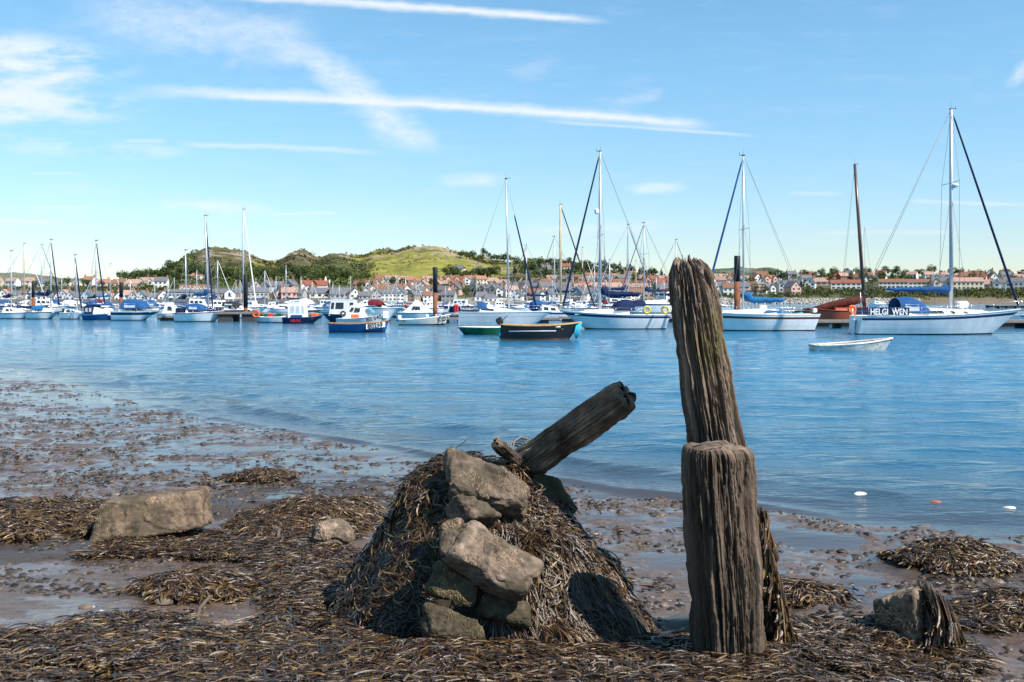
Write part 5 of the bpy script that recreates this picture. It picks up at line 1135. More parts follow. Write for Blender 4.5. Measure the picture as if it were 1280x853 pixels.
pile(921.5, 320, 409.5, 7.6, 'thick dark pile beside the mast of the brown striped sloop', 352)
# mooring lines
def line(p0, p1, sag, lab, r_=.02, m=None):
    a, c = Vector(p0), Vector(p1); k = MB(); k.tube([a.lerp(c, t/8)-Vector((0, 0, sag*4*(t/8)*(1-t/8))) for t in range(9)], r_, m or P_WIRE, 5); tag(k.build('mooring_line'), lab, 'rope', 'mooring lines')
line(W(1277, 398, 63), W(1330, 408, 55), .1, 'thin line from the HELGI WEN bow out of view')
line(W(486, 401, 68), W(505, 412, 66), .1, 'slack line hanging from the blue numbered boat bow')
line(W(1128, 424, 56), W(1175, 438, 44), .02, 'thin dark line slanting into the water right of the dinghy', .012)
line(W(754, 412, 70), W(806, 425, 60), .02, 'faint line slanting to the water below the navy striped sloop', .012)

# --- back rows: smaller craft copied from a few kinds
def proto_sail(hullm, cov, mastm, Lb=8.0, mh=10.0, hoodm=None):
    r = empty('sailing_boat', (0, 0, 0)); sh, hb = hull(r, Lb, 2.6, .95, (hullm, P_NAVY, P_ANTI), bow=.25, rake=1.2, transom=.75, stripe=.05, stripe_w=.12, n=14)
    cabin(r, Lb*.28, Lb*.72, 1.0, .6, .95, .5, .3, P_WHITE, fs=.8, wins=((.1, .35), (.5, .7)))
    if hoodm: hood(r, Lb*.22, Lb*.40, 1.0, 1.2, 2.05, hoodm)
    rig(r, Lb*.58, 1.4, mh, Lb, 2.6, Lb*.98, Lb*.02, m=mastm, r=.075, boom=Lb*.18, cover=cov, boomz=1.0, jib=Lb*.97, jm=P_WHITE if cov is not P_NCANVAS else cov, jr=.6, wr=.016, coverr=.18); return r
def proto_motor(hullm, can, Lb=7.5, kind=0):
    r = empty('motor_cruiser', (0, 0, 0)); sh, hb = hull(r, Lb, 2.7, 1.05, (hullm, P_NAVY, P_ANTI), bow=.25, rake=1.6, transom=.9, stripe=.05, stripe_w=.15, n=14)
    if kind == 0: cabin(r, Lb*.30, Lb*.85, 1.05, .6, 1.05, .9, .3, P_WHITE, fs=1.3, wins=((.1, .3), (.36, .6))); hood(r, Lb*.12, Lb*.42, 1.1, 1.2, 2.4, can, 'canopy', win=P_CLEAR)
    else: cabin(r, Lb*.18, Lb*.60, 1.05, .95, 1.05, 1.5, 1.4, P_WHITE, fs=.5, bs=.1, name='wheelhouse', wins=((.08, .3), (.38, .62), (.7, .9)), winz=.5, winh=.3); cabin(r, Lb*.58, Lb*.88, .95, .5, 1.05, .5, .3, P_WHITE, fs=.6, name='cuddy')
    return r
protos = [(proto_sail(P_WHITE, P_NCANVAS, P_ALU), 'white sloop with navy sail cover', 10.0), (proto_sail(P_CREAM, P_CANVAS, P_ALU, 7.4, 9.0, P_CANVAS), 'cream sloop with blue hood', 9.0),
          (proto_sail(P_NAVY, None, P_GOLD, 8.4, 10.5), 'navy hulled sloop with bare cream mast', 10.5), (proto_sail(P_PALE, P_TCANVAS, P_ALU, 7.0, 8.4, P_BURG), 'pale grey sloop with burgundy hood', 8.4),
          (proto_motor(P_WHITE, P_CANVAS), 'white motor cruiser with blue canopy', 0), (proto_motor(P_PALE, P_WHITE, 8.5), 'pale motor cruiser with white canopy', 0), (proto_motor(P_WHITE, None, 7.0, 1), 'white fishing cruiser with wheelhouse', 0), (proto_motor(P_NAVY, None, 7.2, 1), 'navy fishing cruiser with white wheelhouse', 0)]
used = [False]*len(protos)
MASTS = [(30, 305, 2), (52, 306, 0), (95, 0, 4), (138, 330, 3), (246, 337, 0), (272, 325, 1), (331, 338, 3), (345, 345, 0), (357.5, 331, 0), (218, 347, 1), (372, 0, 6), (390, 352, 3), (416, 352, 0), (461, 350, 2), (430, 0, 4), (444, 0, 5), (520, 352, 3), (557, 357, 0),
         (596, 354, 1), (628, 0, 6), (650, 0, 4), (658, 307, 0), (675, 0, 5), (693, 296, 0), (728, 310, 2), (743, 330, 3), (762, 325, 1), (785, 281, 0), (775, 352, 3), (795, 326, 2), (805, 279, 0), (815, 0, 4), (828, 0, 6), (712, 345, 0), (735, 0, 5), (583, 0, 4), (610, 0, 7), (324, 0, 4), (337, 0, 6), (350, 0, 5), (363, 0, 7), (402, 0, 4), (412, 0, 6), (455, 0, 6), (480, 0, 4), (20, 0, 5), (62, 0, 6), (83, 0, 4), (113, 352, 1), (163, 350, 3), (183, 0, 6), (203, 0, 4), (214, 0, 7), (240, 0, 5), (262, 0, 6), (288, 0, 4), (300, 350, 1), (490, 0, 5), (507, 345, 0), (533, 0, 6), (548, 0, 4), (845, 300, 0), (862, 0, 4), (897, 0, 5), (895, 352, 3)]
random.seed(12)
def nearest_name(px):
    best = min(BOATS, key=lambda b_: abs((b_[0]+b_[1])/2-px)); c = (best[0]+best[1])/2
    side = 'just behind' if best[0] <= px <= best[1] else ('right of' if px > c else 'left of'); return side, best[2]
BACK = []
for q in range(-20, 860, 12):
    if not any(abs(q-m_[0]) < 4 for m_ in MASTS) and not (575 < q < 640 and q % 24): MASTS.append((q+random.uniform(-3, 3), random.choice([0, 0, 0, 350, 345, 356]), None))
MASTS = [(px, top, (random.choice([4, 5, 6, 7, 4]) if not top else random.choice([0, 1, 2, 3])) if ki is None else ki) for (px, top, ki) in MASTS]
for i, (px, top, ki) in enumerate(MASTS):
    p, what, mh = protos[ki]; wl = 387.2+random.random()*4.5; Y = F*H/(wl-HZ)
    if top: zt = H-(top-HZ)*Y/F; sc = min(1.7, max(.55, zt/mh))
    else: sc = random.uniform(.68, .95)
    if top and zt/mh > 1.7: Y = Y*1.0; sc = 1.7
    o = p if not used[ki] else copy_tree(p); used[ki] = True
    fl = random.random() < .5; yaw = (math.pi if fl else 0)+random.uniform(-.5, .5)
    lb = {0: 8, 1: 7.4, 2: 8.4, 3: 7, 4: 7.5, 5: 8.5, 6: 7, 7: 7.2}[ki]; off = lb*(.58 if ki < 4 else .5)*sc
    o.location = ((px-640)*Y/F-math.cos(yaw)*off, Y-math.sin(yaw)*off, 0); o.rotation_euler = (0, 0, yaw); o.scale = (sc, sc, zt/mh if top else sc)
    tag(o, None, 'yacht' if ki < 4 else 'motor boat', 'boats in the back rows'); BACK.append((o, px, 0, what))
name_by_place(BACK, {0: 'in back rows'})
# ------------------------------------------------------------------ far shore: terrain, woods, town
def tab(px, pts): a = np.array(pts, float); return np.interp(px, a[:, 0], a[:, 1])
SKY = [(-700, 356), (-300, 354), (0, 357), (60, 358), (100, 357), (150, 354), (165, 350), (180, 349), (200, 343), (215, 336), (235, 322), (250, 313), (262, 309.5), (290, 310.5), (305, 314), (320, 322), (335, 326), (345, 327), (357, 320), (365, 314.5), (372, 312.5), (382, 313.5), (395, 321), (402, 320.5), (412, 317.5), (425, 317.5), (440, 319.5), (452, 319.5), (470, 313), (485, 311.5), (495, 313), (503, 309.5), (520, 308.5), (545, 309), (560, 311.5), (570, 314.5), (590, 318), (600, 322), (615, 326), (640, 328), (655, 326), (680, 325), (700, 326), (720, 330), (740, 334), (760, 338), (790, 344), (810, 346), (850, 346), (880, 347), (930, 349), (1000, 349), (1040, 347), (1080, 346), (1130, 344), (1200, 347), (1280, 348), (1700, 350), (2200, 352)]
YRI = [(-700, 850), (150, 850), (200, 960), (262, 1000), (372, 1050), (500, 1150), (680, 1150), (800, 1000), (900, 900), (2200, 900)]
YMI = [(-700, 720), (180, 720), (260, 790), (420, 800), (440, 830), (640, 830), (700, 880), (820, 860), (890, 770), (2200, 770)]
PYM = [(-700, 360), (150, 360), (180, 359), (230, 357), (420, 356), (460, 354), (620, 353), (700, 349), (830, 351), (890, 357), (2200, 358)]
SHORE = [(-700, 560), (470, 560), (560, 600), (700, 580), (840, 552), (1140, 548), (1300, 540), (2200, 500)]
def terr(u, Y, rough=True):
    u = np.asarray(u, float); Y = np.asarray(Y, float); px = 640+u*F
    y0 = tab(px, SHORE); ym = tab(px, YMI); yr = tab(px, YRI); zm = H+(HZ-tab(px, PYM))*ym/F; zr = H+(HZ-tab(px, SKY))*yr/F; y1 = y0+55
    a = np.clip((Y-y0)/(y1-y0), 0, 1); b = np.clip((Y-y1)/(ym-y1), 0, 1); c = np.clip((Y-ym)/(yr-ym), 0, 1); d = np.clip(Y-yr, 0, None)
    left = sstep(190, 120, px); b = b*(1-left)+sstep(.25, .85, b)*left
    c2 = c*(1-sstep(640, 560, px)*sstep(180, 240, px)*.0)
    zsh = 3.5*a**.7
    z = -1.2+1.2*np.clip((Y-y0+12)/12, 0, 1)+zsh+(zm-3.5)*b+(zr-zm)*(.12*c+.88*c2**1.15)-d*.16-(d*.03)**1.6
    if rough:
        X = u*Y; hill = c*sstep(200, 240, px)*sstep(800, 700, px)
        z = z+fbm(X*.012, Y*.012, o=4, seed=101)*3.0*hill*(1-c**6*.7)+fbm(X*.05, Y*.05, o=4, seed=103, gain=.7)*2.6*hill*c
        crag = hill*sstep(.72, .95, c)
        z = z+np.abs(fbm(X*.06, Y*.09, o=4, seed=107, gain=.6))*5.0*crag*sstep(1.06, 1.0, Y/yr)-1.2*crag
        z = z+fbm(X*.03, Y*.03, o=3, seed=109)*.5*b
    return z
def thit(px, py):
    u = (px-640)/F; Y = np.linspace(560, 1160, 900); q = HZ-(terr(np.full_like(Y, u), Y, False)-H)*F/Y
    i = np.argmax(q <= py) if (q <= py).any() else int(np.argmin(q)); return u*Y[i], Y[i], float(terr(u, Y[i]))
def build_hill():
    us = (np.linspace(-420, 1760, 900)-640)/F; t = np.linspace(0, 1, 210)
    U_, T_ = np.meshgrid(us, t); px = 640+U_*F; y0 = tab(px, SHORE)-14; Y = y0*(1-T_)+(tab(px, YRI)*1.28)*T_
    Z = terr(U_, Y); X = U_*Y
    Vv = np.stack([X, Y, Z], -1).reshape(-1, 3); r, c = X.shape; i = np.arange(r-1)[:, None]*c+np.arange(c-1)[None]; Q = np.stack([i, i+1, i+c+1, i+c], -1).reshape(-1, 4)
    py = HZ-(terr(U_, Y, False)-H)*F/Y; n = fbm(X*.02, Y*.02, o=5, seed=120, gain=.6); n2 = fbm(X*.10, Y*.10, o=4, seed=121, gain=.6)
    col = np.ones(X.shape+(3,))*np.array([.085, .088, .036]); 
    def mixc(m, cc):
        nonlocal col; col = col*(1-m[..., None])+np.array(cc)*(1+.35*n2[..., None])*m[..., None]
    mixc(np.clip(.5+n*1.5, 0, 1)*.7, [.05, .065, .022])
    hill = sstep(195, 230, px)*sstep(830, 760, px)
    heath = hill*sstep(-.12, .18, n+.35*sstep(480, 300, px)+.15*n2)*sstep(352, 344, py); mixc(heath*.85, [.092, .075, .034])
    mead = sstep(425, 455, px+n*60)*sstep(655, 620, px+n*40)*sstep(311, 317, py+n*6)*sstep(356, 350, py+n*6)
    mead2 = sstep(300, 318, px)*sstep(352, 335, px+n*10)*sstep(322, 328, py)*sstep(338, 333, py)
    mixc(np.clip(mead+mead2, 0, 1)*sstep(-.42, -.1, n2+n*.6+.25), [.20, .19, .042]); mixc(mead*sstep(.1, .4, n2)*.5, [.24, .21, .06])
    top = HZ-(py-tab(px, SKY)); near = sstep(20, 4, py-tab(px, SKY))*hill
    rock = near*sstep(-.04, .16, n2+.25*np.exp(-((px-262)/26)**2)+.3*np.exp(-((px-372)/20)**2)+.12*np.exp(-((px-480)/16)**2)+.1*np.exp(-((px-560)/20)**2)-.05)
    mixc(rock*.8*sstep(-.25, .15, n2+n), [.25, .20, .155])
    mixc(sstep(6, 1, py-tab(px, SKY))*sstep(495, 515, px)*sstep(600, 560, px)*.8, [.26, .20, .085])
    beach = sstep(70, 20, Y-tab(px, SHORE)); mixc(beach, [.22, .17, .12])
    mixc(beach*sstep(480, 560, px)*sstep(720, 640, px)*.8, [.42, .34, .25])
    mixc(beach*sstep(1100, 1150, px)*.7, [.13, .095, .065])
    m = mat('hillside', (1, 1, 1), .95, .1, var=.3, scale=.12, bump=.6, bscale=.35, attr=True)
    tag(mesh_np('hill', Vv, Q, m, cols=np.clip(col, .01, 1).reshape(-1, 3)), kind='structure')
    # hills beyond
    def far(name, pts, Yf, cc, seed):
        us2 = (np.linspace(pts[0][0], pts[-1][0], 260)-640)/F; t = np.linspace(0, 1.3, 30); U2, T2 = np.meshgrid(us2, t); Y2 = Yf*(.72+.28*T2); zt = H+(HZ-tab(640+U2*F, pts))*Yf/F
        X2 = U2*Y2; Z2 = zt*np.where(T2 < 1, T2**1.2, 1-(T2-1)*1.5)+fbm(X2*.008, Y2*.008, o=4, seed=seed)*7*np.clip(T2, 0, 1)+fbm(X2*.04, Y2*.04, o=3, seed=seed+1, gain=.7)*3
        r, c = X2.shape; i = np.arange(r-1)[:, None]*c+np.arange(c-1)[None]; Q2 = np.stack([i, i+1, i+c+1, i+c], -1).reshape(-1, 4); n = fbm(X2*.012, Y2*.012, o=5, seed=seed+3, gain=.65)[..., None]
        cl = np.array(cc)*(1+.6*n); k = sstep(.05, .3, n); cl = cl*(1-k*.5)+np.array([.21, .195, .16])*k*.5
        tag(mesh_np(name, np.stack([X2, Y2, Z2], -1).reshape(-1, 3), Q2, m, cols=np.clip(cl, .01, 1).reshape(-1, 3)), kind='structure')
    far('distant_hill', [(-500, 338), (-200, 334), (0, 340), (20, 340.5), (45, 344), (75, 347), (100, 348.5), (130, 351), (165, 353), (210, 356)], 2600, (.13, .14, .095), 131)
    far('distant_wooded_hill', [(820, 350), (850, 345), (870, 341), (900, 335.5), (925, 333.5), (945, 334.5), (962, 333.5), (985, 340), (1010, 346), (1060, 352)], 2500, (.052, .085, .048), 141)
build_hill()

M_LEAF = mat('foliage', (1, 1, 1), .85, .2, var=.2, scale=.5, attr=True)
def leaves(name, cen, rad, per, size, cols, seed, parent=None, flat=.8, mat_=None):
    rng = np.random.default_rng(seed); n = len(cen); N = n*per; d = rng.normal(size=(N, 3)); d /= np.linalg.norm(d, axis=1, keepdims=True); d[:, 2] = d[:, 2]*flat; 
    c = np.repeat(cen, per, 0)+d*np.repeat(rad, per)[:, None]*(rng.uniform(.35, 1.0, N)**.5)[:, None]
    a = rng.normal(size=(N, 3)); a = a-.0; a /= np.linalg.norm(a, axis=1, keepdims=True); b = np.cross(a, rng.normal(size=(N, 3))); b /= np.linalg.norm(b, axis=1, keepdims=True)
    s = (np.repeat(rad, per)*size*rng.uniform(.6, 1.4, N))[:, None]
    V_ = np.stack([c-a*s-b*s*.7, c+a*s-b*s*.6, c+a*s*.8+b*s*.7, c-a*s*.7+b*s*.8], 1).reshape(-1, 3); Q = np.arange(N*4).reshape(-1, 4)
    cc = np.repeat(cols, per, 0)*rng.uniform(.65, 1.4, N)[:, None]
    return mesh_np(name, V_, Q, mat_ or M_LEAF, parent, False, np.repeat(cc, 4, 0))
GREENS = np.array([[.040, .060, .018], [.060, .085, .024], [.095, .115, .030], [.030, .045, .018], [.11, .115, .03], [.06, .05, .02]])
M_BARK = mat('bark', (.10, .075, .05), .9)
def tree_proto(kind, seed):
    rng = np.random.default_rng(seed); r = empty('tree', (0, 0, 0)); h = 9.0
    b = MB(); b.tube([(0, 0, -1), (0, 0, 2), (.2, .1, 5)], [.32, .26, .14], M_BARK, 7)
    for k in range(4): a = k*1.7; b.tube([(0, 0, 2.2+k*.5), (math.cos(a)*1.6, math.sin(a)*1.6, 4.5+k*.5)], [.12, .05], M_BARK, 5)
    b.build('trunk', r); n = 26
    if kind == 2: z = rng.uniform(1.5, 9.5, n); w = (10.2-z)*.22; cen = np.stack([rng.normal(0, 1, n)*w*.6, rng.normal(0, 1, n)*w*.6, z], -1); rad = w*.7+.35
    else:
        d = rng.normal(size=(n, 3)); d /= np.linalg.norm(d, axis=1, keepdims=True); rr = rng.uniform(.3, 1, n)**.5; cen = d*rr[:, None]*np.array([3.2, 3.2, 2.6])+np.array([0, 0, 5.4]); rad = rng.uniform(.8, 1.7, n)
    g = GREENS[{0: 1, 1: 2, 2: 3, 3: 0}[kind]]; cols = g[None]*rng.uniform(.6, 1.5, n)[:, None]
    leaves('crown', cen, rad, 52, .15, cols, seed, r); return r
TP = [(tree_proto(0, 1), 'mid green bushy tree'), (tree_proto(1, 2), 'light green broad tree'), (tree_proto(2, 3), 'dark pointed conifer'), (tree_proto(3, 4), 'dark green round tree')]
TU = [False]*4
trees = []
def put_tree(px, py, kind, s, row):
    x, y, z = thit(px, py); p, nm = TP[kind]; o = p if not TU[kind] else copy_tree(p); TU[kind] = True
    o.location = (x, y, z); o.rotation_euler = (0, 0, random.uniform(0, 6.28)); o.scale = (s, s, s*random.uniform(.85, 1.1)); tag(o, None, 'tree', 'trees on the far shore'); trees.append((o, px, row, nm))
random.seed(4)

# ---- houses
def mm(n, c, r=.85, **k): return mat(n, c, r, .2, var=.08, scale=.3, **k)
WALLS = {'white': mm('white_render', (.74, .72, .69)), 'cream': mm('cream_render', (.66, .60, .47)), 'grey': mm('grey_render', (.36, .36, .37)), 'brick': mm('red_brick', (.30, .13, .08)), 'pinkish': mm('pink_render', (.60, .40, .34)), 'stone': mm('stone_wall', (.30, .24, .18))}
ROOFS = {'orange': mm('orange_tiles', (.31, .155, .10)), 'brown': mm('brown_tiles', (.20, .105, .07)), 'slate': mm('slate_roof', (.13, .135, .15)), 'red': mm('red_tiles', (.25, .085, .058)), 'pink': mm('faded_pink_tiles', (.35, .23, .185))}
M_WIN = mat('house_window', (.03, .035, .045), .15, .6); M_CHIM = mm('chimney_brick', (.34, .18, .11)); M_POT = mm('chimney_pot', (.45, .2, .1)); M_TRIM = mm('white_trim', (.75, .75, .74))
def gable_block(b, w, d, h, rh, m, x=0, y=0, along=True, z0=-3.5):
    b.box(x-w/2, x+w/2, y-d/2, y+d/2, z0, h, m)
    if along: v = [(x-w/2, y-d/2, h), (x-w/2, y+d/2, h), (x-w/2, y, h+rh), (x+w/2, y-d/2, h), (x+w/2, y+d/2, h), (x+w/2, y, h+rh)]
    else: v = [(x-w/2, y-d/2, h), (x+w/2, y-d/2, h), (x, y-d/2, h+rh), (x-w/2, y+d/2, h), (x+w/2, y+d/2, h), (x, y+d/2, h+rh)]
    b.add(v, [(0, 1, 2), (3, 5, 4)], m)
def roof_block(b, w, d, h, rh, m, x=0, y=0, along=True, o=.35, hip=0.0):
    def slab(P): b.add(P+[(p[0], p[1], p[2]+.22) for p in P], [(3, 2, 1, 0), (4, 5, 6, 7), (0, 1, 5, 4), (1, 2, 6, 5), (2, 3, 7, 6), (3, 0, 4, 7)], m)
    if along:
        for s in (-1, 1): k = o*rh/(d/2); slab([(x-w/2-o, y+s*(d/2+o), h-k+.02), (x+w/2+o, y+s*(d/2+o), h-k+.02), (x+w/2+o-hip, y, h+rh+.02), (x-w/2-o+hip, y, h+rh+.02)][::s])
        if hip:
            for s in (-1, 1): k = o*rh/(d/2); b.add([(x+s*(w/2+o), y-d/2-o, h-k+.1), (x+s*(w/2+o), y+d/2+o, h-k+.1), (x+s*(w/2+o-hip), y, h+rh+.2)], [(0, 1, 2), (2, 1, 0)], m)
    else:
        for s in (-1, 1): k = o*rh/(w/2); slab([(x+s*(w/2+o), y-d/2-o, h-k+.02), (x+s*(w/2+o), y+d/2+o, h-k+.02), (x, y+d/2+o, h+rh+.02), (x, y-d/2-o, h+rh+.02)][::-s])
def win(r, x, z, y, w=1.2, h=1.2):
    b = MB(); b.box(x-w/2, x+w/2, y-.05, y+.02, z, z+h, M_WIN); o = b.build('window', r)
    f = MB(); f.box(x-w/2-.12, x+w/2+.12, y-.07, y+.0, z-.16, z-.01, M_TRIM); f.build('sill', o)
HC = {}
def house_proto(kind, wall, roof):
    if (kind, wall, roof) in HC: return HC[(kind, wall, roof)]
    r = empty('house', (0, 0, 0)); b = MB(); q = MB(); W_, R_ = WALLS[wall], ROOFS[roof]
    if kind == 0: w, d, h, rh = 9, 7, 5.0, 2.8; gable_block(b, w, d, h, rh, W_); roof_block(q, w, d, h, rh, R_); wins = [(-3, 3), (0, 3), (3, 3), (-3, .5), (3, .5)]; ch = [(-4, 0), (4, 0)]
    elif kind == 1: w, d, h, rh = 7, 9, 4.6, 3.6; gable_block(b, w, d, h, rh, W_, along=False); roof_block(q, w, d, h, rh, R_, along=False); wins = [(-1.8, 2.9), (1.8, 2.9), (0, 5.2), (-1.8, .5), (1.8, .5)]; ch = [(1.5, 1)]
    elif kind == 2: w, d, h, rh = 12, 8, 2.9, 2.8; gable_block(b, w, d, h, 0.01, W_); roof_block(q, w, d, h, rh, R_, hip=3.0); wins = [(-4, .9), (-1, .9), (3, .9)]; ch = [(2, .5)]
    elif kind == 3:
        w, d, h, rh = 12, 8, 5.0, 2.6; gable_block(b, w, d, h, rh, W_); roof_block(q, w, d, h, rh, R_)
        for s in (-1, 1): gable_block(b, 3.8, 2, h, 2.0, W_, x=s*3.6, y=-4.6, along=False); roof_block(q, 3.8, 4, h, 2.0, R_, x=s*3.6, y=-3.7, along=False, o=.25)
        wins = [(-3.6, 3), (3.6, 3), (-3.6, .5), (3.6, .5)]; ch = [(0, 0)]
    else: w, d, h, rh = 20, 8, 5.4, 2.6; gable_block(b, w, d, h, rh, W_); roof_block(q, w, d, h, rh, R_); wins = [(-8+2.7*i, z) for i in range(7) for z in (3.2, .6)]; ch = [(-9, 0), (-3, 0), (3, 0), (9, 0)]
    b.build('wall', r); ro = q.build('roof', r)
    for (cx_, cy_) in ch: c = MB(); c.box(cx_-.45, cx_+.45, cy_-.35, cy_+.35, h+rh*.5, h+rh+1.3, M_CHIM); c.box(cx_-.3, cx_-.05, cy_-.12, cy_+.12, h+rh+1.305, h+rh+1.7, M_POT); c.box(cx_+.05, cx_+.3, cy_-.12, cy_+.12, h+rh+1.305, h+rh+1.7, M_POT); c.build('chimney', ro)
    yf = -d/2
    for (x, z) in wins:
        if kind == 3: win(r, x, z, -5.6, 1.8, 1.3)
        elif kind == 1 and z > 5: win(r, x, z, yf, 1.0, 1.0)
        else: win(r, x, z, yf, 1.4, 1.2)
    if kind != 3: k = MB(); k.box(-.5, .5, yf-.06, yf+.02, 0, 2.05, P_WOOD); k.build('door', r)
    HC[(kind, wall, roof)] = r; return r
KN = ['house', 'gable fronted house', 'hipped bungalow', 'twin gabled house', 'long terrace']
houses = []; HU = set()
ROWN = {0: 'on the waterfront', 1: 'in the second row', 2: 'in the third row', 3: 'in the fourth row', 4: 'in the top row', 5: 'above all rows'}
TAKEN = []
def put_house(px, py, kind, wall, roof, row, yaw=0.0, s=1.0, label=None):
    x, y, z = thit(px, py); key = (kind, wall, roof); p = house_proto(*key); o = p if key not in HU else copy_tree(p); HU.add(key)
    o.location = (x, y, z-.3); o.rotation_euler = (0, 0, yaw-math.atan2(x, y)*.5); o.scale = (s, s, s); tag(o, label, 'house', 'houses of the far shore town'); TAKEN.append((px, py, (7 if kind < 4 else 15)*s))
    if not label: houses.append((o, px, row, '%s %s, %s roof' % (wall, KN[kind], roof)))
    return o
rows = [  # px0, px1, py, step, keep, row, kinds, walls, roofs, scale
    (-60, 212, 378.5, 11, .95, 0, (1, 1, 0), ('white', 'white', 'grey', 'white'), ('slate', 'slate', 'pink'), .85),
    (-40, 214, 358.5, 19, .72, 4, (2, 0, 3), ('white', 'white', 'cream'), ('orange', 'pink', 'slate', 'brown'), 1.0),
    (312, 378, 376, 13, .9, 0, (0, 1, 4), ('white', 'grey', 'pinkish'), ('slate', 'slate', 'pink'), .95),
    (318, 374, 366, 15, .9, 1, (3, 0, 1), ('grey', 'white', 'cream'), ('slate', 'slate'), 1.0),
    (214, 330, 349, 30, .6, 4, (0, 2), ('white',), ('orange', 'red'), .9),
    (420, 650, 377, 12.5, .9, 0, (0, 1, 2, 4), ('white', 'grey', 'grey', 'white', 'stone'), ('slate', 'slate', 'slate', 'brown'), .9),
    (440, 660, 370, 13, .9, 1, (0, 1, 3), ('grey', 'white', 'white', 'pinkish'), ('slate', 'slate', 'brown', 'pink'), .95),
    (452, 690, 363, 13.5, .86, 2, (0, 1, 3), ('white', 'cream', 'white', 'stone'), ('pink', 'slate', 'brown', 'slate', 'pink'), 1.0),
    (462, 690, 357, 13, .9, 3, (3, 0, 1, 2), ('white', 'cream', 'pinkish', 'white'), ('orange', 'pink', 'brown', 'pink', 'red'), .95),
    (655, 850, 377, 14, .85, 0, (0, 1, 3), ('white', 'white', 'grey', 'stone'), ('slate', 'brown', 'slate'), 1.05),
    (655, 850, 369.5, 14, .85, 1, (0, 1, 3, 4), ('white', 'grey', 'stone', 'white'), ('slate', 'pink', 'brown'), 1.0),
    (692, 855, 363, 14, .85, 2, (0, 1, 2), ('white', 'pinkish', 'cream', 'white'), ('slate', 'brown', 'pink', 'red'), 1.0),
    (692, 860, 357, 15, .8, 3, (0, 3, 4), ('stone', 'pinkish', 'white', 'cream'), ('brown', 'pink', 'slate', 'red'), 1.0),
    (745, 860, 351.5, 15, .7, 4, (4, 0, 2), ('stone', 'white', 'cream'), ('brown', 'pink', 'slate'), .95),
    (575, 745, 340, 24, .65, 5, (2, 0), ('white', 'cream'), ('red', 'pink', 'slate'), .95),
    (858, 1010, 368, 15, .85, 0, (0, 1, 3, 2), ('white', 'white', 'grey', 'pinkish'), ('slate', 'pink', 'brown'), 1.0),
    (862, 1300, 361.5, 17, .85, 1, (0, 3, 4, 1, 2), ('white', 'white', 'white', 'cream'), ('brown', 'red', 'pink', 'brown', 'slate'), 1.0),
    (866, 1310, 356, 16, .85, 2, (0, 2, 3, 1), ('white', 'pinkish', 'white', 'cream'), ('brown', 'slate', 'pink', 'brown'), 1.0),
    (870, 1310, 352, 16, .85, 3, (2, 0, 3), ('white', 'white', 'cream', 'brick'), ('brown', 'slate', 'pink', 'orange'), 1.0),
    (930, 1310, 349, 19, .7, 4, (2, 0, 1), ('white', 'white', 'grey'), ('brown', 'pink', 'red', 'slate'), 1.0)]
SPECIAL = [(372, 412, 357, 372), (215, 303, 352, 381), (968, 1000, 350, 365), (1098, 1166, 351, 362), (1036, 1078, 353, 363), (385, 440, 360, 374)]
for (a0, a1, py, st, keep, row, kinds, walls, roofs, sc) in rows:
    px = a0
    while px < a1:
        j = random.uniform(-2, 2); py_ = py+random.uniform(-1.1, 1.1); kd = random.choice(kinds); ok = random.random() < keep and not any(s0-4 < px+j < s1+4 and p0 < py_ < p1+3 for (s0, s1, p0, p1) in SPECIAL)
        if ok: put_house(px+j, py_, kd, random.choice(walls), random.choice(roofs), row, random.uniform(-.5, .5), sc*random.uniform(.88, 1.1))
        px += st*(1.55 if kd == 4 else 1)*random.uniform(.85, 1.15)
# buildings one recognises
def special(px, py, nm, label, cat='building'):
    x, y, z = thit(px, py); r = empty(nm, (x, y, z-.3), -math.atan2(x, y)*.7); tag(r, label, cat); return r, y, F/y
r, Y_, k_ = special(393, 366, 'hall', 'long white hall with red roof and central red brick gable below the hill'); w = 32/k_
b = MB(); gable_block(b, w, 9, 5.2, 3.2, WALLS['white']); b.build('wall', r); q = MB(); roof_block(q, w, 9, 5.2, 3.2, ROOFS['red']); q.build('roof', r)
b = MB(); gable_block(b, 4.2, 3, 6.0, 2.6, WALLS['brick'], y=-5.2, along=False); gable_block(b, 3.6, 3, 4.6, 2.6, WALLS['white'], x=-w/2+2, y=-5.2, along=False); b.build('gable', r)
q = MB(); roof_block(q, 4.2, 6, 6.0, 2.6, ROOFS['red'], y=-4, along=False, o=.2); roof_block(q, 3.6, 6, 4.6, 2.6, ROOFS['red'], x=-w/2+2, y=-4, along=False, o=.2); q.build('gable_roof', r)
for i in (-5.6, -3.6, 3.2, 5.2, 7.0): win(r, i, 2.2, -4.5, 1.3, 1.4)
for i in (-4, 4): c = MB(); c.box(i-.5, i+.5, -.4, .4, 7, 9.9, M_CHIM); c.build('chimney', r)
r, Y_, k_ = special(407, 364, 'chapel_spire', 'slender pale church spire with brick tower just right of the red hall', 'spire'); zt = H-(345.5-HZ)*Y_/F-r.location.z
b = MB(); b.box(-1.5, 1.5, -1.5, 1.5, -2, zt*.55, WALLS['brick']); b.build('tower', r); b = MB(); b.tube([(0, 0, zt*.55+.01), (0, 0, zt*.62), (0, 0, zt)], [1.9, 1.4, .08], WALLS['cream'], 8); b.build('spire', r); b = MB(); b.tube([(2.6, 0, zt*.4), (2.6, 0, zt*.72), (2.6, 0, zt*.78)], [.5, .6, .1], WALLS['white'], 8); b.build('turret', r)
r, Y_, k_ = special(413, 372, 'boathouse', 'wide low boathouse with long slate roof and white front beneath the spire'); w = 50/k_
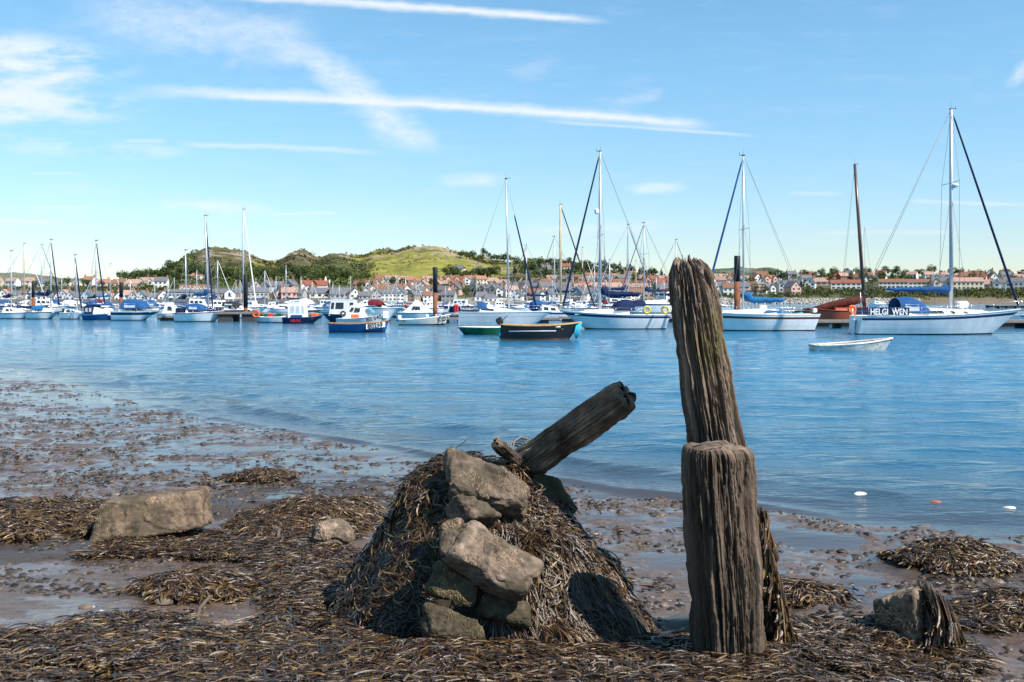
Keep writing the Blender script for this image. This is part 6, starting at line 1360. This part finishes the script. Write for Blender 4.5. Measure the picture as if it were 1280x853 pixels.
b = MB(); gable_block(b, w, 10, 3.0, 3.2, WALLS['white']); b.build('wall', r); q = MB(); roof_block(q, w, 10, 3.0, 3.2, ROOFS['slate']); roof_block(q, 5, 5, 3.2, 2.4, ROOFS['slate'], y=-4.5, along=False); q.build('roof', r)
for i in range(6): win(r, -w/2+2+i*(w-4)/5, .9, -5.0, 2.0, 1.3)
r, Y_, k_ = special(286, 378.5, 'clubhouse', 'pale pink clubhouse with slate roof and tall arched window in white gable'); w = 30/k_
b = MB(); gable_block(b, w, 9, 5.6, 2.4, WALLS['pinkish']); b.build('wall', r); q = MB(); roof_block(q, w, 9, 5.6, 2.4, ROOFS['slate']); roof_block(q, 6.2, 6, 5.7, 2.6, ROOFS['slate'], x=1.2, y=-3.6, along=False, o=.2); q.build('roof', r)
b = MB(); gable_block(b, 6, 3, 5.6, 2.5, WALLS['white'], x=1.2, y=-5.0, along=False); b.build('gable', r)
b = MB(); b.tube([(1.2, -6.52, 5.2), (1.2, -6.58, 5.2)], .9, M_WIN, 14); b.box(.3, 2.1, -6.58, -6.5, 3.6, 5.2, M_WIN); b.build('arched_window', r)
for i in (-5.6, -4, -2.4, 4.9, 6.3): win(r, i, 3.4, -4.5, .8, 1.3); win(r, i, .8, -4.5, .8, 1.3)
r, Y_, k_ = special(244, 369, 'gabled_terrace', 'row of seven small white gables over a pinkish terrace behind the white ketch'); w = 36/k_
b = MB(); b.box(-w/2, w/2, -4, 4, -6, 5.0, WALLS['pinkish']); 
for i in range(7): gable_block(b, w/7*.9, 3, 4.0, 1.7, WALLS['white'], x=-w/2+w/14+i*w/7, y=-4.2, along=False)
b.build('wall', r); q = MB(); roof_block(q, w, 8, 5.0, 1.9, ROOFS['brown'])
for i in range(7): roof_block(q, w/7*.9, 4, 4.0, 1.7, M_TRIM, x=-w/2+w/14+i*w/7, y=-4.0, along=False, o=.12)
q.build('roof', r)
for i in range(7): win(r, -w/2+w/14+i*w/7, 1.2, -5.7, 1.2, 1.4)
r, Y_, k_ = special(240, 378.8, 'apartment_block', 'long grey waterfront apartment block with rows of small balconies left of the clubhouse'); w = 56/k_
b = MB(); b.box(-w/2, w/2, -4, 4, -3, 6.4, WALLS['grey']); b.build('wall', r); q = MB(); roof_block(q, w, 8, 6.4, 1.4, ROOFS['slate']); q.build('roof', r)
for i in range(12):
    for z in (.8, 3.6): win(r, -w/2+1.3+i*(w-2.6)/11, z, -4, 1.2, 1.5)
for i in range(6): b = MB(); x = -w/2+2+i*(w-4)/5; b.box(x-1, x+1, -5.0, -4.08, 3.1, 3.3, M_TRIM); b.box(x-1, x+1, -5.0, -4.94, 3.3, 4.1, M_TRIM); b.build('balcony', r)
r, Y_, k_ = special(985, 364.5, 'house', 'tall white house with three pointed dormer gables right of the thick dark pile', 'house'); w = 26/k_
b = MB(); gable_block(b, w, 8, 5.2, 2.4, WALLS['white']); 
for i in (-1, 0, 1): gable_block(b, 3.0, 2.4, 5.2, 2.1, WALLS['white'], x=i*w*.33, y=-3.8, along=False)
b.build('wall', r); q = MB(); roof_block(q, w, 8, 5.2, 2.4, ROOFS['slate'])
for i in (-1, 0, 1): roof_block(q, 3.0, 4.6, 5.2, 2.1, ROOFS['slate'], x=i*w*.33, y=-3.0, along=False, o=.2)
q.build('roof', r)
for i in (-1, 0, 1): win(r, i*w*.33, 3.3, -5.0, 1.4, 1.5); win(r, i*w*.33, .7, -5.0, 1.4, 1.5)
for (px, py, wp, rf, n, lab) in [(1116, 360.5, 34, 'brown', 7, 'long white terrace with brown roof above the blue boom, left half'), (1151, 360.5, 30, 'brown', 6, 'long white terrace with brown roof above the blue boom, right half'), (1057, 361.5, 36, 'red', 6, 'white two storey terrace with patchy red roof beside the gaffer mast')]:
    r, Y_, k_ = special(px, py, 'terrace', lab, 'terrace'); w = wp/k_
    b = MB(); gable_block(b, w, 8, 4.6, 2.2, WALLS['white']); b.build('wall', r); q = MB(); roof_block(q, w, 8, 4.6, 2.2, ROOFS[rf]); q.build('roof', r)
    for i in range(n):
        x = -w/2+w/n*(i+.5); win(r, x, 2.9, -4, 1.9, 1.1); win(r, x, .5, -4, 1.9, 1.2)
name_by_place(houses, ROWN)

# ---- trees one by one
TR = {0: 'at the waterfront', 1: 'among the lower houses', 2: 'among the upper houses', 3: 'on the slope', 4: 'on the skyline'}
for (a0, a1, p0, p1, n, row, kinds, s0, s1) in [(640, 850, 356, 376, 34, 1, (0, 3, 1), .7, 1.15), (860, 1290, 351, 361, 44, 2, (0, 3, 1, 2), .7, 1.2), (440, 650, 356, 375, 26, 1, (0, 3, 1), .6, 1.0), (860, 1010, 362, 370, 10, 1, (0, 1, 3), .6, .9),
                                              (1000, 1300, 347, 349.5, 28, 4, (0, 3, 3, 0), .7, 1.35), (850, 1000, 348, 351, 12, 4, (0, 3), .7, 1.2), (575, 640, 321, 328, 16, 4, (3, 0), .8, 1.3), (640, 830, 330, 346, 34, 3, (3, 0, 3, 2), .9, 1.4),
                                              (205, 460, 344, 356, 40, 3, (0, 3, 1, 3), .9, 1.4), (555, 620, 348, 353, 14, 2, (3, 3, 0), 1.0, 1.5), (150, 235, 340, 352, 18, 4, (3, 0, 2), .9, 1.4), (10, 150, 357, 360, 10, 2, (0, 3), .6, .9)]:
    for k in range(n):
        px = a0+(a1-a0)*(k+random.random())/n; sk = float(tab(px, SKY))
        put_tree(px, max(random.uniform(p0, p1), sk+.4), random.choice(kinds), random.uniform(s0, s1), row)
name_by_place(trees, TR)

# ---- scrub and woods nobody could count
def scrub(name, label, n, fn, seed, r0, r1, per=14, cols=None, size=.32):
    rng = np.random.default_rng(seed); px = rng.uniform(-320, 1500, n*8); tt = rng.random(n*8); u = (px-640)/F; y0 = tab(px, SHORE)+20; Y = y0+(tab(px, YRI)*1.02-y0)*tt; py = HZ-(terr(u, Y, False)-H)*F/Y
    X = u*Y; n1 = fbm(X*.03, Y*.03, o=4, seed=seed+1); m = fn(px, py, n1, py-tab(px, SKY)) > rng.random(n*8); px, Y, u, X = (q[m][:n] for q in (px, Y, u, X))
    z = terr(u, Y); rad = rng.uniform(r0, r1, len(X)); ci = rng.choice(len(cols), len(X)); cc = np.array(cols)[ci]*rng.uniform(.7, 1.35, len(X))[:, None]
    o = leaves(name, np.stack([X, Y, z+rad*.35], -1), rad, per, size*(.6 if per > 20 else .8), cc, seed, None, .75); tag(o, label, 'scrub', kind='stuff')
scrub('gorse_scrub', 'patchy dark scrub and bracken growing over the hillside', 15000, lambda px, py, n, s: sstep(195, 225, px)*sstep(850, 740, px)*sstep(358, 352, py)*np.clip(.30+.4*sstep(450, 400, px)+n*2.0, 0, 1)*(1-.94*sstep(445, 470, px)*sstep(640, 600, px)*sstep(4, 8, s)), 201, .7, 2.1, 12, [(.045, .055, .018), (.07, .06, .025), (.03, .042, .015), (.09, .095, .028)])
scrub('woodland', 'dense dark woodland covering the foot of the hill behind the town', 8000, lambda px, py, n, s: np.clip((sstep(200, 240, px)*sstep(460, 430, px)*sstep(334, 342, py+n*8)*sstep(358, 354, py) + sstep(640, 690, px)*sstep(830, 790, px)*sstep(0, 2, s)*sstep(352, 346, py)*2.0 + sstep(150, 170, px)*sstep(250, 220, px)*sstep(361, 356, py)+.5*sstep(395, 430, px)*sstep(480, 450, px)*sstep(330, 338, py)*sstep(356, 352, py)), 0, 1)*np.clip(.6+n*1.5, 0, 1), 211, 1.8, 3.8, 34, [(.068, .095, .028), (.10, .13, .038), (.052, .072, .024), (.13, .14, .045)])
scrub('bank_scrub', 'green brambly scrub on the bank between waterfront and upper houses', 3200, lambda px, py, n, s: np.clip(sstep(225, 205, px)*sstep(359.5, 361, py)*sstep(376, 373, py) + sstep(1000, 1020, px)*sstep(362.5, 363.5, py)*sstep(372.5, 371, py) + .35*sstep(850, 880, px)*sstep(1010, 1000, px)*sstep(366, 370, py)*sstep(374, 372, py) + .10*sstep(420, 460, px)*sstep(350, 356, py)*sstep(380, 372, py), 0, 1), 221, 1.1, 2.4, 30, [(.05, .065, .02), (.075, .09, .026), (.035, .05, .016), (.11, .10, .03)])
# ---- shore edge: quay wall, pale wall, rock armour
def wallrun(p0, p1, h, label, m, d=0.0, nm='sea_wall'):
    n = 24; b = MB(); A = []
    for i in range(n):
        px = p0+(p1-p0)*i/(n-1); u = (px-640)/F; Y = float(tab(px, SHORE))+d; A.append((u*Y, Y))
    rowsA = [[(x, y-.6, -1.5) for x, y in A], [(x, y, h) for x, y in A], [(x, y+1.2, h) for x, y in A], [(x, y+1.2, -1.5) for x, y in A]]
    b.grid(rowsA[::-1], m, smooth=False); return b.build(nm)
M_QUAY = mat('quay_stone', (.17, .155, .14), .9, .2, var=.35, scale=.5, bump=.08, bscale=1.2); M_PALEW = mat('pale_sea_wall', (.46, .38, .28), .9, .2, var=.2, scale=.4)
for (a, c_, h, lab, m_, d) in [(-330, 478, 2.6, 'long grey stone quay wall along the left waterfront', M_QUAY, -3), (562, 700, 1.7, 'low pale sea wall along the water behind the inflatable', M_PALEW, -2), (700, 848, 1.6, 'grey sea wall behind the centre sloop and its neighbours', M_QUAY, -2)]:
    o = wallrun(a, c_, h, lab, m_, d); tag(o, lab, 'wall')
rng = np.random.default_rng(33); n = 3600; px = rng.uniform(845, 1150, n); tt = rng.random(n); Y = tab(px, SHORE)-6+tt*16; X = (px-640)/F*Y; Z = -.2+tt*2.9+rng.uniform(-.2, .3, n)
M_RA = mat('armour_rock', (1, 1, 1), .9, .2, var=.2, attr=True)
def rocks(name, P, R, col, seed):
    rng = np.random.default_rng(seed); n = len(P); cube = np.array([[-1, -1, -1], [1, -1, -1], [1, 1, -1], [-1, 1, -1], [-1, -1, 1], [1, -1, 1], [1, 1, 1], [-1, 1, 1]], float)
    V_ = cube[None]*(1+rng.uniform(-.35, .35, (n, 8, 3)))*R[:, None, None]*.6+P[:, None]; f = np.array([[0, 3, 2, 1], [4, 5, 6, 7], [0, 1, 5, 4], [1, 2, 6, 5], [2, 3, 7, 6], [3, 0, 4, 7]]); Q = (f[None]+(np.arange(n)*8)[:, None, None]).reshape(-1, 4)
    c = np.repeat(np.array(col)[None]*rng.uniform(.5, 1.4, n)[:, None], 8, 0); return mesh_np(name, V_.reshape(-1, 3), Q, M_RA, None, False, c)
tag(rocks('rock_armour', np.stack([X, Y, Z], -1), rng.uniform(.4, 1.0, n), (.30, .28, .25), 34), 'bank of grey boulders armouring the right far shore', 'rocks', kind='stuff')
